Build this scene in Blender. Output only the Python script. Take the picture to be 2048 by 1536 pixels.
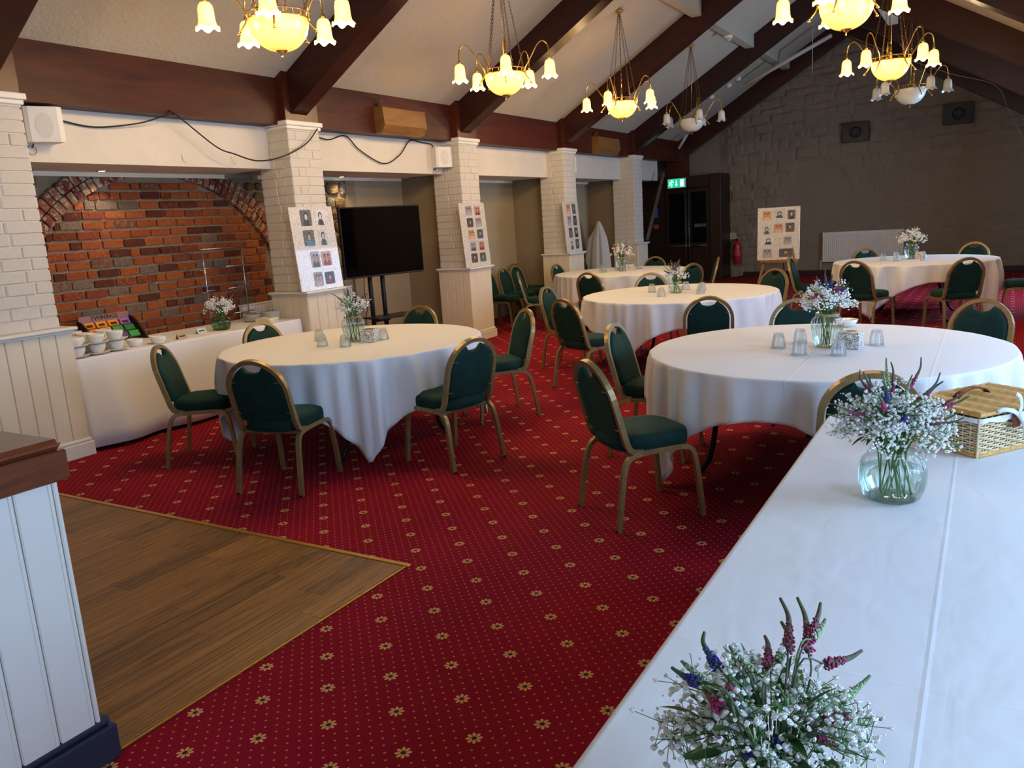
import bpy, math, random
import numpy as np
from mathutils import Vector, Matrix
PI = math.pi
R_ = math.radians
sc = bpy.context.scene
COL = sc.collection
for o in list(bpy.data.objects):
    bpy.data.objects.remove(o)

# ------------------------------------------------------------------ camera, world, lights, exposure
F_PX, PITCH, ROLL, YAW, CAM_H = 1599.06, 0.200021, 0.0640443, 0.542310, 1.6
def make_camera():
    cp, sp = math.cos(PITCH), math.sin(PITCH)
    fwd = Vector((-math.sin(YAW)*cp, math.cos(YAW)*cp, -sp))
    r0 = Vector((math.cos(YAW), math.sin(YAW), 0))
    d0 = fwd.cross(r0)
    right = math.cos(ROLL)*r0 + math.sin(ROLL)*d0
    down = -math.sin(ROLL)*r0 + math.cos(ROLL)*d0
    m = Matrix((right, -down, -fwd)).transposed().to_4x4()
    m.translation = Vector((0, 0, CAM_H))
    cd = bpy.data.cameras.new('camera')
    cd.sensor_fit = 'HORIZONTAL'; cd.sensor_width = 36.0
    cd.lens = F_PX/2048*36.0
    cd.clip_start = 0.05; cd.clip_end = 200
    co = bpy.data.objects.new('camera', cd)
    COL.objects.link(co); co.matrix_world = m
    sc.camera = co
make_camera()
sc.view_settings.view_transform = 'Standard'
sc.view_settings.look = 'None'
sc.view_settings.gamma = 1.0
sc.view_settings.use_curve_mapping = False
sc.view_settings.exposure = 0.38
sc.cycles.max_bounces = 7
sc.cycles.diffuse_bounces = 3
sc.cycles.use_adaptive_sampling = True
sc.cycles.adaptive_threshold = 0.02
sc.cycles.glossy_bounces = 3
sc.cycles.transmission_bounces = 6
sc.cycles.transparent_max_bounces = 24
sc.cycles.sample_clamp_indirect = 4.0
sc.cycles.use_denoising = True
sc.cycles.caustics_reflective = False
sc.cycles.caustics_refractive = False

world = bpy.data.worlds.new('world'); sc.world = world
world.use_nodes = True
wn = world.node_tree.nodes
bg = wn['Background']
bg.inputs[0].default_value = (0.55, 0.74, 1.0, 1)
bg.inputs[1].default_value = 1.0

WIN_X = 1.32            # inner face of the window wall, right of the frame
WIN_Y = [0.3, 3.4, 6.5, 14.3]
WIN_W, WIN_Z0, WIN_Z1 = 2.3, 0.85, 2.35
def daylight(y, power):
    ld = bpy.data.lights.new('window_daylight', 'AREA')
    ld.shape = 'RECTANGLE'; ld.size = WIN_W-0.1; ld.size_y = WIN_Z1-WIN_Z0-0.1
    ld.energy = power; ld.color = (0.40, 0.63, 1.0)
    lo = bpy.data.objects.new('window_daylight', ld)
    COL.objects.link(lo)
    lo.location = (WIN_X+0.02, y, (WIN_Z0+WIN_Z1)/2)
    lo.rotation_euler = (R_(90), 0, R_(90))   # shines towards -X
    return lo
for y, p in zip(WIN_Y, (76, 80, 90, 125)):
    daylight(y, p)
lo = daylight(0, 300)                       # added fill light behind the camera, brightens the foreground
lo.location = (-1.6, -2.98, 1.35); lo.rotation_euler = (R_(90), 0, R_(180)); lo.data.size = 3.0; lo.data.size_y = 1.9
lo.data.color = (.95, .97, 1.0)
LAMP_BELL, LAMP_BOWL = 13.5, 6.0

# ------------------------------------------------------------------ helpers
def lin(c):
    return tuple(((v/255.0)/12.92 if v/255.0 <= .04045 else ((v/255.0+.055)/1.055)**2.4) for v in c)

class NT:
    def __init__(s, name):
        s.m = bpy.data.materials.new(name); s.m.use_nodes = True
        s.t = s.m.node_tree; s.n = s.t.nodes; s.l = s.t.links
        s.p = s.n['Principled BSDF']; s.out = s.n['Material Output']
    def node(s, typ, **kw):
        n = s.n.new(typ)
        for k, v in kw.items():
            setattr(n, k, v)
        return n
    def put(s, sock, v):
        if isinstance(v, bpy.types.NodeSocket): s.l.new(v, sock)
        elif v is not None:
            if sock.type == 'RGBA' and len(v) == 3: v = (*v, 1)
            sock.default_value = v
    def M(s, op, a, b=None, c=None):
        n = s.n.new('ShaderNodeMath'); n.operation = op
        s.put(n.inputs[0], a)
        if b is not None: s.put(n.inputs[1], b)
        if c is not None: s.put(n.inputs[2], c)
        return n.outputs[0]
    def mix(s, f, a, b):
        n = s.n.new('ShaderNodeMix'); n.data_type = 'RGBA'
        s.put(n.inputs[0], f); s.put(n.inputs[6], a); s.put(n.inputs[7], b)
        return n.outputs[2]
    def coords(s, kind='Object'):
        return s.n.new('ShaderNodeTexCoord').outputs[kind]
    def xyz(s, v):
        n = s.n.new('ShaderNodeSeparateXYZ'); s.l.new(v, n.inputs[0]); return n.outputs
    def map(s, v, scale=(1, 1, 1), loc=(0, 0, 0), rot=(0, 0, 0)):
        n = s.n.new('ShaderNodeMapping'); s.l.new(v, n.inputs[0])
        n.inputs['Scale'].default_value = scale; n.inputs['Location'].default_value = loc; n.inputs['Rotation'].default_value = rot
        return n.outputs[0]
    def noise(s, v, scale, detail=3, rough=.5, dist=0):
        n = s.n.new('ShaderNodeTexNoise'); s.l.new(v, n.inputs['Vector'])
        n.inputs['Scale'].default_value = scale; n.inputs['Detail'].default_value = detail
        n.inputs['Roughness'].default_value = rough; n.inputs['Distortion'].default_value = dist
        return n.outputs[0]
    def ramp(s, f, stops):
        n = s.n.new('ShaderNodeValToRGB'); s.put(n.inputs[0], f)
        e = n.color_ramp.elements
        while len(e) > 1: e.remove(e[-1])
        e[0].position = stops[0][0]; e[0].color = (*stops[0][1], 1)
        for p, c in stops[1:]:
            x = e.new(p); x.color = (*c, 1)
        return n.outputs[0]
    def bump(s, h, strength=.3, dist=.01):
        n = s.n.new('ShaderNodeBump'); s.put(n.inputs['Height'], h)
        n.inputs['Strength'].default_value = strength; n.inputs['Distance'].default_value = dist
        s.l.new(n.outputs[0], s.p.inputs['Normal']); return n
    def base(s, col=None, rough=None, metal=None, spec=None):
        p = s.p.inputs
        if col is not None: s.put(p['Base Color'], col)
        if rough is not None: s.put(p['Roughness'], rough)
        if metal is not None: s.put(p['Metallic'], metal)
        if spec is not None: s.put(p['Specular IOR Level'], spec)
        return s

MATS = {}
def simple(name, rgb, rough=.5, metal=0, var=0.0, vscale=8, bump=0, bscale=60, spec=.4, stretch=(1, 1, 1), bdist=.004):
    if name in MATS: return MATS[name]
    t = NT(name); c = lin(rgb)
    t.base(c, rough, metal, spec)
    v = None
    if var or bump: v = t.map(t.coords(), stretch)
    if var:
        f = t.noise(v, vscale, 4, .6)
        lo = tuple(x*(1-var) for x in c); hi = tuple(min(1, x*(1+var)) for x in c)
        t.put(t.p.inputs['Base Color'], t.ramp(f, [(.3, lo), (.7, hi)]))
    if bump:
        t.bump(t.noise(v, bscale, 3, .6), bump, bdist)
    MATS[name] = t.m
    return t.m

class MB:
    def __init__(s): s.v = []; s.f = []
    def add(s, vs, fs):
        o = len(s.v); s.v += [tuple(x) for x in vs]; s.f += [tuple(i+o for i in q) for q in fs]; return s
    def box(s, x0, y0, z0, x1, y1, z1):
        if x1 < x0: x0, x1 = x1, x0
        if y1 < y0: y0, y1 = y1, y0
        if z1 < z0: z0, z1 = z1, z0
        return s.add([(x0,y0,z0),(x1,y0,z0),(x1,y1,z0),(x0,y1,z0),(x0,y0,z1),(x1,y0,z1),(x1,y1,z1),(x0,y1,z1)],
                     [(0,3,2,1),(4,5,6,7),(0,1,5,4),(1,2,6,5),(2,3,7,6),(3,0,4,7)])
    def cbox(s, x0, y0, z0, x1, y1, z1, b=.006):
        vs = []; fs = []
        lo = (x0, y0, z0); hi = (x1, y1, z1); idx = {}
        for i in range(8):
            sg = (i & 1, i >> 1 & 1, i >> 2 & 1)
            c = [hi[k] if sg[k] else lo[k] for k in range(3)]
            for ax in range(3):
                p = [c[k] if k == ax else c[k]+(-b if sg[k] else b) for k in range(3)]
                idx[(i, ax)] = len(vs); vs.append(p)
        def quad(ids): fs.append(tuple(idx[q] for q in ids))
        for ax in range(3):
            a1, a2 = (ax+1) % 3, (ax+2) % 3
            for sd in (0, 1):
                loop = []
                for p, q in ((0, 0), (1, 0), (1, 1), (0, 1)):
                    loop.append(((sd << ax) | (p << a1) | (q << a2), ax))
                quad(loop if sd else loop[::-1])
        for ax in range(3):
            a1, a2 = (ax+1) % 3, (ax+2) % 3
            for p in (0, 1):
                for q in (0, 1):
                    i0 = (p << a1) | (q << a2); i1 = i0 | (1 << ax)
                    L = [(i0, a1), (i1, a1), (i1, a2), (i0, a2)]
                    quad(L if p == q else L[::-1])
        for i in range(8):
            L = [(i, 0), (i, 1), (i, 2)]
            par = bin(i).count('1') % 2
            quad(L if par else L[::-1])
        return s.add(vs, fs)
    def tube(s, pts, r, n=8, cap=True, closed=False, sq=None):
        pts = [Vector(p) for p in pts]; m = len(pts)
        rs = r if isinstance(r, (list, tuple)) else [r]*m
        vs = []; ref = None
        for i, p in enumerate(pts):
            a = pts[(i-1) % m] if (i > 0 or closed) else p
            b = pts[(i+1) % m] if (i < m-1 or closed) else p
            t = (b-a)
            if t.length < 1e-9: t = Vector((0, 0, 1))
            t.normalize()
            if ref is None:
                ref = Vector((0, 0, 1)) if abs(t.z) < .9 else Vector((1, 0, 0))
            u = ref - t*ref.dot(t)
            if u.length < 1e-6: u = t.orthogonal()
            u.normalize(); w = t.cross(u); ref = u
            for k in range(n):
                an = 2*PI*k/n + (PI/n)
                cx, cy = math.cos(an), math.sin(an)
                if sq: cx *= sq[0]; cy *= sq[1]
                vs.append(p + (u*cx + w*cy)*rs[i])
        fs = []
        for i in range(m-1 if not closed else m):
            j = (i+1) % m
            for k in range(n):
                l = (k+1) % n
                fs.append((i*n+k, i*n+l, j*n+l, j*n+k))
        if cap and not closed:
            fs.append(tuple(range(n))[::-1]); fs.append(tuple((m-1)*n+k for k in range(n)))
        return s.add(vs, fs)
    def lathe(s, prof, n=24, c=(0, 0, 0), mod=None, capb=True, capt=True):
        vs = []
        for i, (r, z) in enumerate(prof):
            for k in range(n):
                a = 2*PI*k/n; rr, zz = r, z
                if mod: rr, zz = mod(r, z, a, i)
                vs.append((c[0]+rr*math.cos(a), c[1]+rr*math.sin(a), c[2]+zz))
        fs = []
        for i in range(len(prof)-1):
            for k in range(n):
                l = (k+1) % n
                fs.append((i*n+k, i*n+l, (i+1)*n+l, (i+1)*n+k))
        if capb: fs.append(tuple(range(n))[::-1])
        if capt: fs.append(tuple((len(prof)-1)*n+k for k in range(n)))
        return s.add(vs, fs)
    def ball(s, c, r, n=8, m=5, sz=1.0):
        prof = [(max(1e-4, r*math.sin(PI*(i+.0)/m)), -r*sz*math.cos(PI*i/m)) for i in range(m+1)]
        return s.lathe(prof, n, c, capb=False, capt=False)
    def grid(s, fn, nu, nv, cu=False):
        vs = [fn(i, j) for j in range(nv) for i in range(nu)]
        fs = []
        for j in range(nv-1):
            for i in range(nu if cu else nu-1):
                k = (i+1) % nu
                fs.append((j*nu+i, j*nu+k, (j+1)*nu+k, (j+1)*nu+i))
        return s.add(vs, fs)
    def prism(s, poly, z0, z1):
        n = len(poly)
        vs = [(x, y, z0) for x, y in poly]+[(x, y, z1) for x, y in poly]
        fs = [tuple(range(n))[::-1], tuple(range(n, 2*n))]+[(i, (i+1) % n, n+(i+1) % n, n+i) for i in range(n)]
        return s.add(vs, fs)
    def xf(s, mat, start=0):
        for i in range(start, len(s.v)): s.v[i] = tuple(mat @ Vector(s.v[i]))
        return s
    def mesh(s, name, mat=None, smooth=False):
        me = bpy.data.meshes.new(name); me.from_pydata(s.v, [], s.f)
        if mat: me.materials.append(mat)
        if smooth: me.polygons.foreach_set('use_smooth', [True]*len(me.polygons))
        me.update(); return me
    def build(s, name, mat, parent=None, smooth=False, loc=None, label=None):
        return link(name, s.mesh(name, mat, smooth), parent, loc, label)

def link(name, data, parent=None, loc=None, label=None):
    o = bpy.data.objects.new(name, data); COL.objects.link(o)
    if parent: o.parent = parent
    if loc is not None: o.location = loc
    if label: o['label'] = label
    return o
def tag(o, label, cat, group=None):
    o['label'] = label; o['category'] = cat
    if group: o['group'] = group
    return o
def thing(name, label, cat, loc=(0, 0, 0), rz=0, group=None):
    o = bpy.data.objects.new(name, None); COL.objects.link(o)
    o.empty_display_size = .1
    o.location = loc; o.rotation_euler = (0, 0, rz)
    return tag(o, label, cat, group)
def struct(o, label=None, kind='structure'):
    o['kind'] = kind
    if label: o['label'] = label
    return o
def sroot(name, label=None, loc=(0, 0, 0)):
    o = bpy.data.objects.new(name, None); COL.objects.link(o); o.location = loc; o.empty_display_size = .1
    return struct(o, label)
def copy_tree(o, parent=None):
    c = o.copy(); COL.objects.link(c); c.parent = parent
    for ch in o.children: copy_tree(ch, c)
    return c
def arc(c, r, a0, a1, n, plane='xz'):
    out = []
    for i in range(n+1):
        a = a0+(a1-a0)*i/n
        p, q = r*math.cos(a), r*math.sin(a)
        out.append((c[0]+p, c[1], c[2]+q) if plane == 'xz' else (c[0], c[1]+p, c[2]+q) if plane == 'yz' else (c[0]+p, c[1]+q, c[2]))
    return out
def bez(pts, n=24):
    """Catmull-Rom through the points"""
    P = [Vector(p) for p in pts]; P = [2*P[0]-P[1]]+P+[2*P[-1]-P[-2]]
    out = []; seg = len(P)-3
    for i in range(seg):
        k = max(2, n//seg)
        for j in range(k):
            t = j/k; a, b, c, d = P[i:i+4]
            out.append(.5*((2*b)+(c-a)*t+(2*a-5*b+4*c-d)*t*t+(-a+3*b-3*c+d)*t**3))
    out.append(P[-2]); return out
def text_mesh(body, size, name, depth=.001):
    cu = bpy.data.curves.new(name, 'FONT'); cu.body = body; cu.size = size; cu.extrude = depth
    cu.align_x = 'CENTER'; cu.align_y = 'CENTER'
    o = bpy.data.objects.new(name, cu); COL.objects.link(o)
    dg = bpy.context.evaluated_depsgraph_get()
    me = bpy.data.meshes.new_from_object(o.evaluated_get(dg))
    bpy.data.objects.remove(o); bpy.data.curves.remove(cu)
    me.name = name
    return me

# ------------------------------------------------------------------ materials
rnd = random.Random(7)
def mat_carpet():
    t = NT('carpet')
    x, y, z = t.xyz(t.coords())
    b = PI/4-.02; cb, sb = math.cos(b), math.sin(b)
    u = t.M('ADD', t.M('MULTIPLY', x, cb), t.M('MULTIPLY', y, sb))
    v = t.M('ADD', t.M('MULTIPLY', x, -sb), t.M('MULTIPLY', y, cb))
    p = .2255
    un = t.M('DIVIDE', t.M('SUBTRACT', u, .315), p); vn = t.M('DIVIDE', t.M('SUBTRACT', v, 2.258), p)
    du = t.M('SUBTRACT', t.M('FRACT', t.M('ADD', un, .5)), .5); dv = t.M('SUBTRACT', t.M('FRACT', t.M('ADD', vn, .5)), .5)
    r = t.M('MULTIPLY', t.M('SQRT', t.M('ADD', t.M('MULTIPLY', du, du), t.M('MULTIPLY', dv, dv))), p)
    th = t.M('ARCTAN2', dv, du)
    pet = t.M('ABSOLUTE', t.M('COSINE', t.M('MULTIPLY', t.M('ADD', th, .2), 4)))
    rad = t.M('ADD', .011, t.M('MULTIPLY', t.M('POWER', pet, .7), .017))
    flower = t.M('LESS_THAN', r, rad)
    core = t.M('LESS_THAN', r, .009)
    d6u = t.M('SUBTRACT', t.M('FRACT', t.M('MULTIPLY', un, 6)), .5); d6v = t.M('SUBTRACT', t.M('FRACT', t.M('MULTIPLY', vn, 6)), .5)
    d6u = t.M('MULTIPLY', d6u, 1.0)
    r6 = t.M('MULTIPLY', t.M('SQRT', t.M('ADD', t.M('MULTIPLY', d6u, d6u), t.M('MULTIPLY', d6v, d6v))), p/6)
    dot = t.M('MULTIPLY', t.M('LESS_THAN', r6, .0042), t.M('GREATER_THAN', r, .031))
    ob = t.coords()
    n1 = t.noise(ob, 1.3, 3)
    base = t.ramp(n1, [(.3, lin((124, 9, 30))), (.7, lin((142, 14, 40)))])
    c = t.mix(t.M('MULTIPLY', dot, .85), base, lin((205, 130, 84)))
    c = t.mix(flower, c, lin((214, 164, 104)))
    c = t.mix(core, c, lin((62, 34, 34)))
    edge = t.M('MULTIPLY', flower, t.M('LESS_THAN', pet, .35))
    c = t.mix(edge, c, lin((96, 40, 30)))
    t.base(c, .95, 0, .1)
    t.bump(t.noise(ob, 260, 2), .35, .004)
    return t.m
def mat_wood(name, dark, light, axis='y', scale=1.0, rough=.35, rand=.25, spec=.4, lo_=.28, hi_=.72):
    t = NT(name)
    ob = t.coords()
    st = {'x': (1.2, 9, 9), 'y': (9, 1.2, 9), 'z': (9, 9, 1.2)}[axis]
    oi = t.node('ShaderNodeObjectInfo')
    off = t.node('ShaderNodeVectorMath', operation='ADD'); t.l.new(ob, off.inputs[0])
    cx = t.node('ShaderNodeCombineXYZ'); rr = t.M('MULTIPLY', oi.outputs['Random'], 37.0)
    for i in range(3): t.l.new(rr, cx.inputs[i])
    t.l.new(cx.outputs[0], off.inputs[1])
    v = t.map(off.outputs[0], tuple(q*scale for q in st))
    f1 = t.noise(v, 1.0, 5, .65, 1.5); f2 = t.noise(v, 7, 3, .6)
    f = t.M('ADD', t.M('MULTIPLY', f1, .75), t.M('MULTIPLY', f2, .25))
    f = t.M('ADD', f, t.M('MULTIPLY', t.M('SUBTRACT', oi.outputs['Random'], .5), rand))
    t.base(t.ramp(f, [(lo_, lin(dark)), (hi_, lin(light))]), rough, 0, spec)
    t.bump(f2, .12, .003)
    return t.m
def mat_brick(name, stops, paint=0.0):
    t = NT(name); oi = t.node('ShaderNodeObjectInfo')
    geo = t.node('ShaderNodeNewGeometry')
    n1 = t.noise(geo.outputs['Position'], 22, 4, .65)
    f = t.M('ADD', oi.outputs['Random'], t.M('MULTIPLY', t.M('SUBTRACT', n1, .5), .12))
    c = t.ramp(f, stops)
    n2 = t.noise(geo.outputs['Position'], 60, 4, .7)
    c = t.mix(t.M('MULTIPLY', t.M('GREATER_THAN', n2, .56), .4), c, lin((84, 54, 36)))
    n4 = t.noise(geo.outputs['Position'], 34, 5, .75)
    c = t.mix(t.M('MULTIPLY', t.M('GREATER_THAN', n4, .60), .45), c, lin((168, 140, 108)))
    if paint:
        n3 = t.noise(geo.outputs['Position'], 16, 4, .7)
        c = t.mix(t.M('MULTIPLY', t.M('GREATER_THAN', n3, .55), paint), c, lin((205, 190, 165)))
    t.base(c, .9, 0, .15)
    t.bump(t.noise(geo.outputs['Position'], 38, 5, .7), 1.0, .02)
    return t.m
def mat_glass(name, tint=(1, 1, 1), gloss=.16, pattern=None, rough=.05):
    t = NT(name)
    t.n.remove(t.p)
    tr = t.node('ShaderNodeBsdfTransparent'); tr.inputs[0].default_value = (*tint, 1)
    gl = t.node('ShaderNodeBsdfGlossy'); gl.inputs['Roughness'].default_value = rough
    gl.inputs[0].default_value = (.95, .98, 1, 1)
    lw = t.node('ShaderNodeLayerWeight'); lw.inputs[0].default_value = .35
    f = t.M('ADD', t.M('MULTIPLY', lw.outputs['Fresnel'], .45), gloss*.25)
    f = t.M('MINIMUM', f, .85)
    if pattern:
        x, y, z = t.xyz(t.coords())
        th = t.M('MULTIPLY', t.M('ARCTAN2', y, x), 12/PI)
        zz = t.M('MULTIPLY', z, 115)
        a = t.M('ABSOLUTE', t.M('SUBTRACT', t.M('FRACT', t.M('ADD', th, zz)), .5)); b = t.M('ABSOLUTE', t.M('SUBTRACT', t.M('FRACT', t.M('SUBTRACT', th, zz)), .5))
        h = t.M('MAXIMUM', a, b)
        bp = t.node('ShaderNodeBump'); t.l.new(h, bp.inputs['Height']); bp.inputs['Strength'].default_value = 1; bp.inputs['Distance'].default_value = .006
        for nd in (gl, lw): t.l.new(bp.outputs[0], nd.inputs['Normal'])
        f = t.M('MINIMUM', t.M('ADD', f, t.M('MULTIPLY', t.M('GREATER_THAN', h, .44), .10)), .85)
    mx = t.node('ShaderNodeMixShader'); t.l.new(f, mx.inputs[0]); t.l.new(tr.outputs[0], mx.inputs[1]); t.l.new(gl.outputs[0], mx.inputs[2])
    res = mx.outputs[0]
    if pattern:      # scattering in the moulded facets
        df = t.node('ShaderNodeBsdfTranslucent'); df.inputs[0].default_value = (.9, .92, .94, 1)
        d2 = t.node('ShaderNodeBsdfDiffuse'); d2.inputs[0].default_value = (.9, .92, .94, 1)
        m3 = t.node('ShaderNodeMixShader'); m3.inputs[0].default_value = .5; t.l.new(df.outputs[0], m3.inputs[1]); t.l.new(d2.outputs[0], m3.inputs[2])
        m2 = t.node('ShaderNodeMixShader'); t.l.new(t.M('ADD', .015, t.M('MULTIPLY', t.M('GREATER_THAN', h, .43), .16)), m2.inputs[0])
        t.l.new(res, m2.inputs[1]); t.l.new(m3.outputs[0], m2.inputs[2]); res = m2.outputs[0]
    t.l.new(res, t.out.inputs[0])
    return t.m
def mat_cloth(name, creases=(), rgb=(232, 230, 228), wr=.5):
    t = NT(name); ob = t.coords(); x, y, z = t.xyz(ob)
    t.base(lin(rgb), .85, 0, .15)
    h = t.M('MULTIPLY', t.noise(ob, 3.2, 3, .5, .6), wr)
    h = t.M('ADD', h, t.M('MULTIPLY', t.noise(t.map(ob, (1, .35, 1), rot=(0, 0, .6)), 11, 2, .5, 1.2), wr*.25))
    for ax, pos, per in creases:
        c = x if ax == 'x' else y
        if per:
            d = t.M('MULTIPLY', t.M('ABSOLUTE', t.M('SUBTRACT', t.M('FRACT', t.M('DIVIDE', t.M('SUBTRACT', c, pos-per/2), per)), .5)), per)
        else:
            d = t.M('ABSOLUTE', t.M('SUBTRACT', c, pos))
        k = t.M('MAXIMUM', t.M('SUBTRACT', 1.0, t.M('DIVIDE', d, .007)), 0.0)
        h = t.M('ADD', h, t.M('MULTIPLY', k, .12))
    t.bump(h, .55, .012)
    return t.m
def mat_emit(name, rgb, strength, rough=.4, rim=None):
    t = NT(name); c = lin(rgb)
    t.base(c, rough, 0, .4)
    lw = t.node('ShaderNodeLayerWeight'); lw.inputs[0].default_value = .5
    t.put(t.p.inputs['Emission Color'], t.mix(lw.outputs['Facing'], c, lin(rim)) if rim else c)
    t.p.inputs['Emission Strength'].default_value = strength
    return t.m

M_CARPET = mat_carpet()
M_PLANK = mat_wood('vinyl_plank', (54, 33, 16), (174, 118, 54), 'y', 1.1, .42, .10, .4, .36, .66)
M_BRASS = simple('brass_strip', (196, 148, 60), .35, .7, .12, 40)
M_BEAM = mat_wood('mahogany_stain', (30, 9, 6), (62, 22, 14), 'x', .55, .32, .18)
M_BEAMY = mat_wood('mahogany_board', (44, 13, 7), (88, 37, 19), 'y', .5, .5, .15, .25)
M_POST = mat_wood('mahogany_post', (48, 15, 8), (92, 38, 20), 'z', .6, .35, .15)
M_CEIL = simple('artex_ceiling', (190, 178, 156), .9, 0, .03, 3, .55, 26, .1, bdist=.02)
M_WHITE = simple('white_gloss_paint', (232, 226, 214), .45, 0, .02, 5, .05, 30)
M_CREAM = simple('cream_wainscot_paint', (228, 214, 186), .45, 0, .03, 5)
M_WBRICK = simple('white_painted_brick', (220, 211, 196), .6, 0, .04, 9, .5, 40, .3, bdist=.006)
M_FASCIA = simple('rough_white_plaster', (222, 212, 196), .75, 0, .04, 4, .35, 14, .2, bdist=.02)
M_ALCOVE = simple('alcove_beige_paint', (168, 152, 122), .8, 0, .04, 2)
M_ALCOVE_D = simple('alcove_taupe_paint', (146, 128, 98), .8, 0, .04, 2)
M_MORTAR = simple('old_mortar', (146, 126, 102), .95, 0, .2, 14, .7, 50, .1, bdist=.01)
M_OBRICK = mat_brick('orange_brick', [(0, lin((96, 50, 38))), (.13, lin((104, 52, 38))), (.17, lin((156, 80, 44))), (.5, lin((174, 96, 52))), (.8, lin((156, 76, 44))), (.9, lin((128, 66, 46))), (.94, lin((134, 114, 94))), (1, lin((118, 100, 84)))])
M_ABRICK = mat_brick('arch_brick', [(0, lin((120, 62, 48))), (.4, lin((156, 94, 70))), (.75, lin((170, 116, 88))), (1, lin((150, 122, 98)))], .7)
M_STONE = mat_brick('rubble_stone', [(0, lin((120, 96, 60))), (.35, lin((140, 118, 78))), (.6, lin((112, 100, 82))), (.85, lin((160, 146, 122))), (1, lin((96, 66, 44)))])
M_TAUPE = simple('taupe_painted_stone', (136, 122, 104), .85, 0, .07, 3, .5, 30, .15, bdist=.01)
M_TAUPE_L = simple('taupe_plaster', (150, 136, 110), .85, 0, .05, 3)
M_DARKWOOD = mat_wood('dark_brown_door', (24, 9, 6), (48, 20, 14), 'z', .8, .4, .1)
M_SKIRT_B = simple('navy_gloss_paint', (46, 52, 70), .3, 0, .04, 6, .04, 20)
M_BARTOP = mat_wood('varnished_hardwood', (60, 26, 15), (134, 70, 40), 'y', .9, .22, .1, .5)
M_BLACK = simple('black_plastic', (16, 16, 18), .4)
M_BLACKM = simple('black_metal', (18, 18, 20), .45, .3)
M_GOLD = simple('worn_gold_frame', (150, 130, 86), .36, .55, .16, 30)
M_CLOTH_T = mat_cloth('round_tablecloth_linen', (('x', 0, .62), ('y', .1, .62)))
M_CLOTH_B = mat_cloth('buffet_cloth_linen', (('x', -.06, 0), ('y', 2.24, 0), ('y', 1.42, 0), ('x', .2, 0)), wr=1.1)
M_CLOTH_L = mat_cloth('side_buffet_cloth', (('y', 4.5, .42),))
def mat_velvet():
    t = NT('green_velvet'); ob = t.coords()
    f = t.noise(ob, 7, 3, .6)
    t.base(t.ramp(f, [(.3, lin((7, 34, 30))), (.7, lin((14, 52, 45)))]), .75, 0, .2)
    t.p.inputs['Sheen Weight'].default_value = .25; t.p.inputs['Sheen Roughness'].default_value = .4
    t.put(t.p.inputs['Sheen Tint'], lin((90, 150, 130)))
    return t.m
M_VELVET = mat_velvet()
M_GLASS = mat_glass('clear_glass', (.96, .985, .98), .14)
M_TUMBLER = mat_glass('cut_glass', (.96, .97, .97), .16, True, .12)
M_WATER = mat_glass('vase_water', (.86, .94, .90), .02)
M_CHINA = simple('white_china', (236, 230, 218), .18, 0, 0, spec=.5)
M_STEEL = simple('polished_steel', (200, 200, 200), .22, .9)
M_STEM = simple('green_stems', (84, 128, 56), .6, 0, .2, 30)
M_LEAF = simple('dark_green_leaf', (58, 98, 48), .55, 0, .25, 30)
M_LEAF2 = simple('olive_leaf', (96, 118, 66), .6, 0, .2, 30)
M_GYP = simple('white_gypsophila', (244, 242, 236), .8, 0, .03, 200, spec=.1)
M_TWINE = simple('jute_twine', (176, 140, 104), .9, 0, .2, 80)

# ------------------------------------------------------------------ the room shell
PY = [3.27+3.07*k for k in range(5)]          # pillar centres along the aisle
RY = PY+[18.55]                               # roof frames
Y0, Y1 = -3.0, 19.0
def zc(x, off=0):                              # ceiling height at x
    return (3.215+.6*(x+6.1) if x < -2.7 else 3.215+.6*(.7-x))+off

floor = struct(MB().box(-7.3, Y0, -.12, WIN_X+.1, Y1+.1, 0).build('floor', M_CARPET), 'deep red carpet woven with gold star flowers and dots')
wf = sroot('floor_wood', 'dark brown wood-effect plank flooring in front of the bar')
unit = MB().cbox(-.5, -.5, 0, .5, .5, 1, .004).mesh('plank', M_PLANK)
PW, PL = .152, 1.2
xk = -2.36
i = 0
while xk > -6.0:
    y = 2.795; first = rnd.uniform(.25, 1.2)
    while y > -.2:
        L = first if y > 2.79 else PL
        yl = max(-.2, y-L)
        o = link('plank', unit, wf, (xk-PW/2, (y+yl)/2, .0005)); o.scale = (PW-.0015, (y-yl)-.0015, .006)
        y = yl; first = PL
    xk -= PW
t = struct(MB().cbox(-6.0, 2.797, 0, -2.335, 2.827, .011, .003).build('trim_1', M_BRASS), 'gold metal strip between carpet and wood floor')
t = struct(MB().cbox(-2.357, -.2, 0, -2.347, 2.80, .008, .002).build('trim_2', M_BRASS), 'thin gold edging along the wood floor')

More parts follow.
